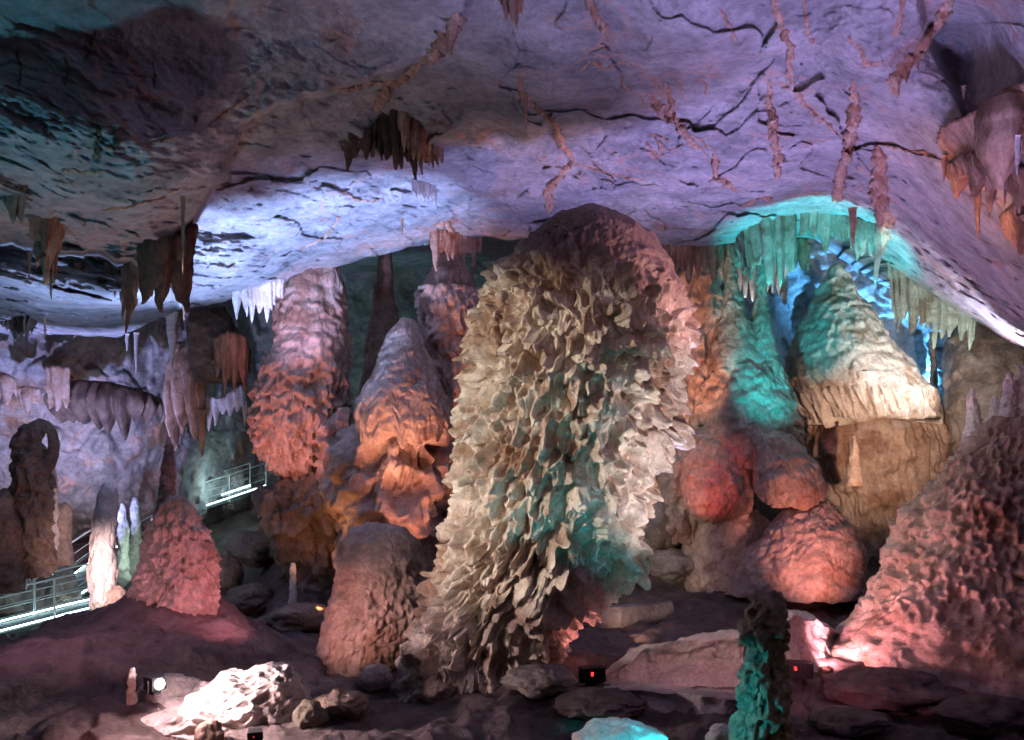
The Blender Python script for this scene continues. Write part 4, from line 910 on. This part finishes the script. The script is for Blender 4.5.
# ------------------------------------------------------------------ the lit walkway
def walkway(name, pts, label, rail_h=1.1, width=1.3, step=1.8, led_both=True, seg=None):
    """pts (px, py, distance): the near edge of the deck"""
    A = np.array([P(*p) for p in pts])
    r = empty(name, A.mean(0) - np.array([0, 0, .2]), label, 'walkway', 'walkway sections')
    t = A[-1] - A[0]; t[2] = 0; t /= np.linalg.norm(t); side = np.array([-t[1], t[0], 0]); side *= np.sign(side[1]) or 1
    dk = MB(); n = len(A)
    for a, b in zip(A[:-1], A[1:]):
        tt_ = b - a; L = np.linalg.norm(tt_); tt_ = tt_ / L; up = np.cross(side, tt_); up *= np.sign(up[2])
        dk.box((a + b) / 2 + side * width / 2 - up * .08, (L, width, .10), [tt_, side, up])
    dk = dk.build('deck', M['deck'], r)
    for sgn in (0, 1):
        E = A + side * width * sgn
        f = MB(); f.tube(E + np.array([0, 0, rail_h]), .028, 8); f.build('handrail', M['steel'], r)
        for hgt in (.68, .36):
            g = MB(); g.tube(E + np.array([0, 0, hgt]), .016, 6); g.build('mid_rail', M['steel'], r)
        LL = np.concatenate([[0], np.cumsum(np.linalg.norm(np.diff(E, axis=0), axis=1))])
        for s in np.linspace(0, LL[-1], max(2, int(round(LL[-1] / step)) + 1)):
            p = np.array([np.interp(s, LL, E[:, k]) for k in range(3)])
            b = MB(); b.box(p + np.array([0, 0, rail_h / 2 - .08]), (.05, .05, rail_h + .16)); b.build('post', M['steel'], r)
        if sgn == 0 or led_both:
            q = MB(); q.tube(E + side * (.04 if sgn == 0 else -.04) + np.array([0, -.03 if sgn == 0 else 0, .03]), .02, 8); o = q.build('light_strip', M['led'], dk)
    return r
walkway('walkway_ramp', [(-90, 655, 22.6), (-30, 640, 23.4), (40, 622, 24.8), (98, 607, 26.2), (112, 604, 26.6)], 'near walkway ramp with railing and bright cool light strip at lower left')
walkway('walkway_stairs', [(66, 606, 28.0), (96, 585, 29.0), (120, 566, 30.5), (152, 546, 32.5)], 'middle walkway flight climbing behind the slim pale stalagmite', led_both=True)
walkway('walkway_landing', [(112, 528, 36.0), (132, 520, 37.0), (158, 512, 38.5), (176, 512, 39.5)], 'high walkway landing seen left of the tall thin knobbly stalagmite', led_both=True)
walkway('walkway_bridge', [(192, 511, 40.0), (228, 499, 41.5), (266, 486, 43.0)], 'upper walkway bridge with two light strips left of the leaning column')
walkway('walkway_end', [(296, 482, 46.0), (318, 480, 46.5), (342, 476, 47.0)], 'far end of walkway peeking out right of the leaning column', led_both=False)
for k, (x0, x1, dt, lab) in enumerate([(6, 24, 24.3, 'crossed pair of thin brown struts under the walkway ramp at far left'), (44, 62, 24.9, 'thin upright and slanting struts under the walkway ramp, second from left'), (92, 70, 25.6, 'slanting strut pair under the walkway ramp, by the slim pale stalagmite')]):
    m = MB(); a = P(x0, 634 - x0 * .25, dt + .5); b = P(x1, 700, dt); c = P((x0 + x1) / 2 + 4, 700, dt + .3)
    m.tube([a, b], .03, 6); m.tube([a + np.array([.1, .1, -.05]), c], .03, 6); m.tube([a + np.array([-.1, 0, .02]), a + np.array([.25, .1, .02])], .03, 6)
    props(m.build('walkway_strut', M['deck']), lab, 'strut', 'struts under the walkway', 'thing')

# ------------------------------------------------------------------ floodlights
def floodlight(px, py, d, w_px, h_px, yaw, label, lens, mark, group=None):
    s = d / F; c = P(px, py, d); w = w_px * s; h = h_px * s; dp = .2
    ca, sa = math.cos(yaw), math.sin(yaw)
    ax = np.array([[ca, sa, 0], [-sa, ca, 0], [0, 0, 1.0]])
    base = c - np.array([0, 0, h / 2 + .07])
    r = empty('floodlight', base, label, 'floodlight', group)
    W = lambda x, y, z: c + np.array([x, y, z]) @ ax
    m = MB(); m.box(W(0, 0, 0), (w, dp, h), ax)
    m.box(W(0, 0, h * .5), (w * 1.03, dp * 1.05, .02), ax)
    hs = m.build('housing', M['black'], r)
    for k in range(6):
        m = MB(); m.box(W((k - 2.5) * w / 6.4, -dp * .5 - .012, -.01), (w * .03, .03, h * .78), ax); m.build('cooling_fin', M['black'], hs)
    m = MB(); m.box(W(0, 0, -h / 2 - .05), (w * .5, .12, .04), ax)
    for sg in (-1, 1): m.box(W(sg * w * .53, 0, -h * .12), (.02, .05, h * .9), ax)
    m.box(W(0, 0, -h / 2 - .02), (w * 1.06, .05, .02), ax); m.build('bracket', M['black'], r)
    m = MB(); m.tube([W(0, dp * .5 - .005, 0), W(0, dp * .5 + .014, 0), W(0, dp * .5 + .022, 0)], [h * .44, h * .44, h * .36], 24); m.build('lens', lens, r)
    # small red readout on the back
    g = .022 * 16 / d * d / 16
    u = w * .075
    mm = MB(); x0, z0 = -w * .12, h * .14
    bars = {'a': (0, 2, 2, .7), 'g': (0, 0, 2, .7), 'd': (0, -2, 2, .7), 'b': (1, 1, .7, 2), 'c': (1, -1, .7, 2), 'f': (-1, 1, .7, 2), 'e': (-1, -1, .7, 2)}
    for q in mark:
        bx, bz, bw, bh = bars[q]; mm.box(W(x0 + bx * u * .6, -dp * .5 - .034, z0 + bz * u * .42), (bw * u * .62, .012, bh * u * .46), ax)
    mm.build('readout', M['red'], hs)
    return r
floodlight(592, 674, ground_d(592, 683), 24, 13, .25, 'black floodlight with red readout at the right foot of the giant stalagmite', M['glowp'], 'agdb', 'black floodlights on the floor')
floodlight(799, 669, ground_d(799, 679), 24, 14, -.35, 'black floodlight with red readout at the left foot of the knobbly right mound', M['glowp'], 'adgcf', 'black floodlights on the floor')
floodlight(155, 683, 12.0, 16, 12, math.pi + .95, 'glaring white floodlight in the bottom left corner', M['glow'], 'g')
floodlight(255, 735, 11.2, 13, 8, .3, 'small unlit black lamp on the lit bank at the bottom edge', M['black'], 'g')

# ------------------------------------------------------------------ light
def lamp(name, src, dst, col, watts, size=60, blend=.6, rad=.12):
    l = bpy.data.lights.new(name, 'SPOT'); o = bpy.data.objects.new(name, l); C.objects.link(o)
    a = np.asarray(src, float); b = np.asarray(dst, float)
    o.location = a
    from mathutils import Vector
    o.rotation_euler = Vector(b - a).to_track_quat('-Z', 'Y').to_euler()
    l.color = col; l.energy = watts; l.spot_size = math.radians(size); l.spot_blend = blend; l.shadow_soft_size = rad
    return o
def bulb(name, src, col, watts, rad=.1):
    l = bpy.data.lights.new(name, 'POINT'); o = bpy.data.objects.new(name, l); C.objects.link(o)
    o.location = np.asarray(src, float); l.color = col; l.energy = watts; l.shadow_soft_size = rad
    return o
Q = lambda x, y, d: tuple(float(v) for v in P(x, y, d))

# the great stalagmite
lamp('key_cream', (-6.6, 8.6, 5.4), Q(545, 450, 15), (1, .90, .76), 2900, 40, .5)
lamp('dome_pink', Q(1010, 400, 11), Q(640, 265, 15), (1, .56, .58), 1500, 32, .8)
lamp('front_fill', (.6, 5.5, 6.2), Q(585, 420, 15), (1, .70, .58), 260, 36, .8)  # added front fill to brighten the middle of the stalagmite
lamp('teal_foreground', Q(690, 800, 8.9), Q(600, 480, 15), (.02, .72, .88), 420, 50, .6, .05)
lamp('pink_uplight', Q(586, 664, 14.5), Q(566, 600, 14.6), (1, .32, .34), 36, 120, .6, .03)
lamp('white_right', (3.9, 10.4, 1.0), Q(650, 430, 15), (1, .76, .78), 1500, 42, .7)
# floor and right mound
GD = ground_d(808, 676) - .1
lamp('mound_uplight', Q(813, 663, GD), Q(890, 600, 15.0), (1, .36, .44), 300, 110, .7, .05)
lamp('mound_pink', Q(760, 690, 12.0), Q(920, 620, 14.5), (1, .30, .44), 75, 76, .7)
lamp('basin_pink', (3.4, 11.8, 1.8), (2.7, 15.0, .2), (1, .5, .55), 110, 70, .7)
lamp('bank_white', Q(163, 674, 11.9), Q(290, 690, 12.4), (1, .74, .78), 440, 120, .6, .06)
lamp('bank_red', (-5.2, 10.9, 1.0), (-5.0, 12.2, .1), (1, .30, .28), 30, 110, .8)
bulb('bank_glow', Q(172, 673, 11.6), (1, .72, .78), 120, .04)
lamp('left_pink', (-3.9, 15.0, 1.1), Q(175, 590, 17.0), (1, .30, .42), 240, 66, .7)
lamp('squat_pink', (-3.9, 14.0, .8), Q(372, 610, 17.0), (1, .40, .40), 160, 50, .7)
# left columns
lamp('column_pink', Q(215, 560, 20.5), Q(305, 390, 25), (1, .36, .40), 900, 45, .7)
lamp('column_lilac', Q(240, 440, 19), Q(308, 290, 25), (.70, .52, 1), 1500, 28, .7)
lamp('column_orange', Q(322, 610, 19.5), Q(312, 460, 25), (1, .42, .18), 520, 60, .7)
lamp('cone_warm', Q(352, 590, 18.6), Q(410, 370, 22.3), (1, .46, .32), 1000, 40, .8)
lamp('cone_orange', Q(420, 620, 18.6), Q(418, 400, 22.5), (1, .36, .26), 800, 50, .7)
lamp('pale_white', Q(88, 592, 18.8), Q(103, 570, 21), (1, .68, .70), 420, 60, .7)
# right background
lamp('orange_slot', Q(672, 480, 21.2), Q(690, 335, 24.5), (1, .40, .24), 900, 44, .7)
lamp('teal_back', Q(772, 510, 18.4), Q(790, 318, 24), (.02, .72, .86), 2200, 36, .7)
lamp('bell_white', Q(990, 395, 21.5), Q(880, 345, 26.2), (.95, .96, 1), 950, 64, .7)
lamp('bell_warm', Q(915, 490, 20.0), Q(868, 440, 25.5), (1, .64, .46), 1300, 56, .8)
lamp('red_back', Q(655, 565, 20.5), Q(718, 470, 23.6), (1, .11, .09), 380, 34, .8)
lamp('pink_back', Q(836, 600, 19.4), Q(788, 470, 22.9), (1, .40, .34), 420, 26, .8)
lamp('glow_back', Q(860, 610, 18.4), Q(800, 545, 22.8), (1, .36, .34), 850, 44, .8)
lamp('blue_back', Q(905, 420, 29.3), Q(890, 270, 31), (.10, .46, 1), 6000, 100, .6)
lamp('lilac_back', Q(900, 440, 28.9), Q(915, 365, 31), (.75, .5, .9), 260, 110, .7)
lamp('ceiling_blue_right', (8.6, 16.0, 2.5), Q(905, 235, 20), (.12, .32, .8), 700, 60, .8, .3)
lamp('teal_ceiling', Q(800, 500, 18.4), Q(825, 226, 21.3), (.02, .74, .82), 4200, 44, .5)
lamp('layered_warm', Q(925, 455, 21.5), Q(995, 385, 26), (1, .82, .70), 560, 40, .7)
lamp('drapery_white', Q(930, 450, 19.6), Q(930, 310, 22.3), (.7, 1, .95), 700, 56, .7)
lamp('shelf_warm', Q(640, 640, 17.5), Q(640, 560, 23), (1, .62, .5), 200, 60, .8)
lamp('slot_white', Q(745, 330, 26.8), Q(755, 255, 27.4), (1, .9, .85), 100, 80, .6)
# ceiling
lamp('ceiling_blue', (-4.6, 17.2, 1.0), Q(275, 195, 20.3), (.34, .48, 1), 8500, 62, .5, .25)
lamp('ceiling_violet', (2.4, 7.0, 1.0), (3.0, 7.8, 9), (.43, .38, .95), 3000, 86, .9, .5)
lamp('ceiling_violet_rear', (3.2, 17.6, .8), Q(590, 130, 16.5), (.42, .39, 1), 2800, 98, .9, .7)
lamp('ceiling_purple', (4.9, 17.6, 1.0), Q(830, 140, 16.5), (.56, .36, .80), 1400, 90, .9, .5)
lamp('ceiling_purple_front', (6.0, 9.0, 1.2), Q(900, 60, 12), (.62, .34, .74), 700, 66, .9)
lamp('corner_teal', (-5.5, 7.0, 1.2), Q(50, 70, 9.5), (.12, .48, .7), 620, 100, .9, .3)
lamp('mass_pink', (-4.6, 13.0, .9), Q(250, 120, 12.5), (1, .40, .38), 210, 76, .9, .3)
lamp('slab_right', Q(1005, 415, 18.5), Q(990, 280, 18.8), (.75, .72, 1), 1100, 76, .6)
lamp('drapery_orange', Q(900, 330, 11.0), Q(985, 165, 13), (1, .42, .30), 250, 50, .7)
# left wall
lamp('wall_blue', Q(55, 575, 24.5), Q(80, 380, 29.5), (.36, .42, 1), 4500, 90, .7)
lamp('wall_glow', Q(100, 522, 28.4), Q(98, 488, 31.5), (1, .74, .88), 420, 110, .8)
lamp('wall_edge_glow', Q(4, 516, 27.0), Q(2, 484, 29.5), (1, .62, .52), 240, 100, .8)
lamp('lobe_blue', (-8.6, 18.4, 3.4), (-10.0, 19.2, 8), (.34, .5, 1), 1100, 130, .8, .3)
lamp('far_teal', Q(390, 440, 33), Q(385, 290, 46), (.18, .6, .65), 900, 60, .7)
# general dim reddish fill, added over the floor; no lamp stands there
bulb('ambient_fill', (2.5, 6.0, 6.0), (1, .45, .48), 20, .5)
lamp('teal_side', Q(585, 735, 8.6), Q(755, 690, 9), (.02, .72, .9), 150, 40, .6, .05)
lamp('teal_rock', (1.6, 6.4, 2.2), Q(622, 745, 10), (.02, .72, .9), 420, 15, .4, .05)
lamp('pillar_fill', Q(90, 600, 20), Q(35, 490, 22), (1, .5, .42), 60, 60, .7)  # small added fill so the dark left pillar shows
lamp('near_fill', (5.5, 5.5, 2.5), Q(760, 680, 9), (1, .75, .5), 26, 30, .8)  # added fill for the dark body of the foreground stalagmite
lamp('slope_purple', Q(-40, 520, 13), Q(120, 660, 16), (.85, .42, .62), 260, 80, .8)
bulb('walkway_fill', Q(60, 596, 23.0), (.6, .95, 1), 60, .05)  # added point light in front of the railing, beyond what the strips give
bulb('bridge_fill', Q(228, 486, 40.0), (.6, .95, 1), 90, .05)  # added point light so the bridge rails show, not a fitting
lamp('stairs_cool', Q(140, 560, 26), Q(125, 540, 30), (.55, .85, .75), 160, 90, .6)

wd = bpy.data.worlds.new('cave_dark'); bpy.context.scene.world = wd; wd.use_nodes = True
wd.node_tree.nodes['Background'].inputs[0].default_value = (.02, .018, .03, 1); wd.node_tree.nodes['Background'].inputs[1].default_value = .5

for o in bpy.data.objects:
    if '_b' in o: del o['_b']

# ------------------------------------------------------------------ camera
cam = bpy.data.cameras.new('camera'); co = bpy.data.objects.new('camera', cam); C.objects.link(co)
co.location = (0, 0, CZ); co.rotation_euler = (math.pi / 2, 0, 0)
cam.sensor_width = 36; cam.lens = 36 * F / 1024; cam.shift_y = (HY - 370) / 1024; cam.clip_end = 300
sc = bpy.context.scene; sc.camera = co
sc.view_settings.view_transform = 'Standard'; sc.view_settings.look = 'None'; sc.view_settings.exposure = 0.12; sc.view_settings.gamma = 1; sc.view_settings.use_curve_mapping = False
sc.cycles.max_bounces = 5; sc.cycles.diffuse_bounces = 3; sc.cycles.use_denoising = True
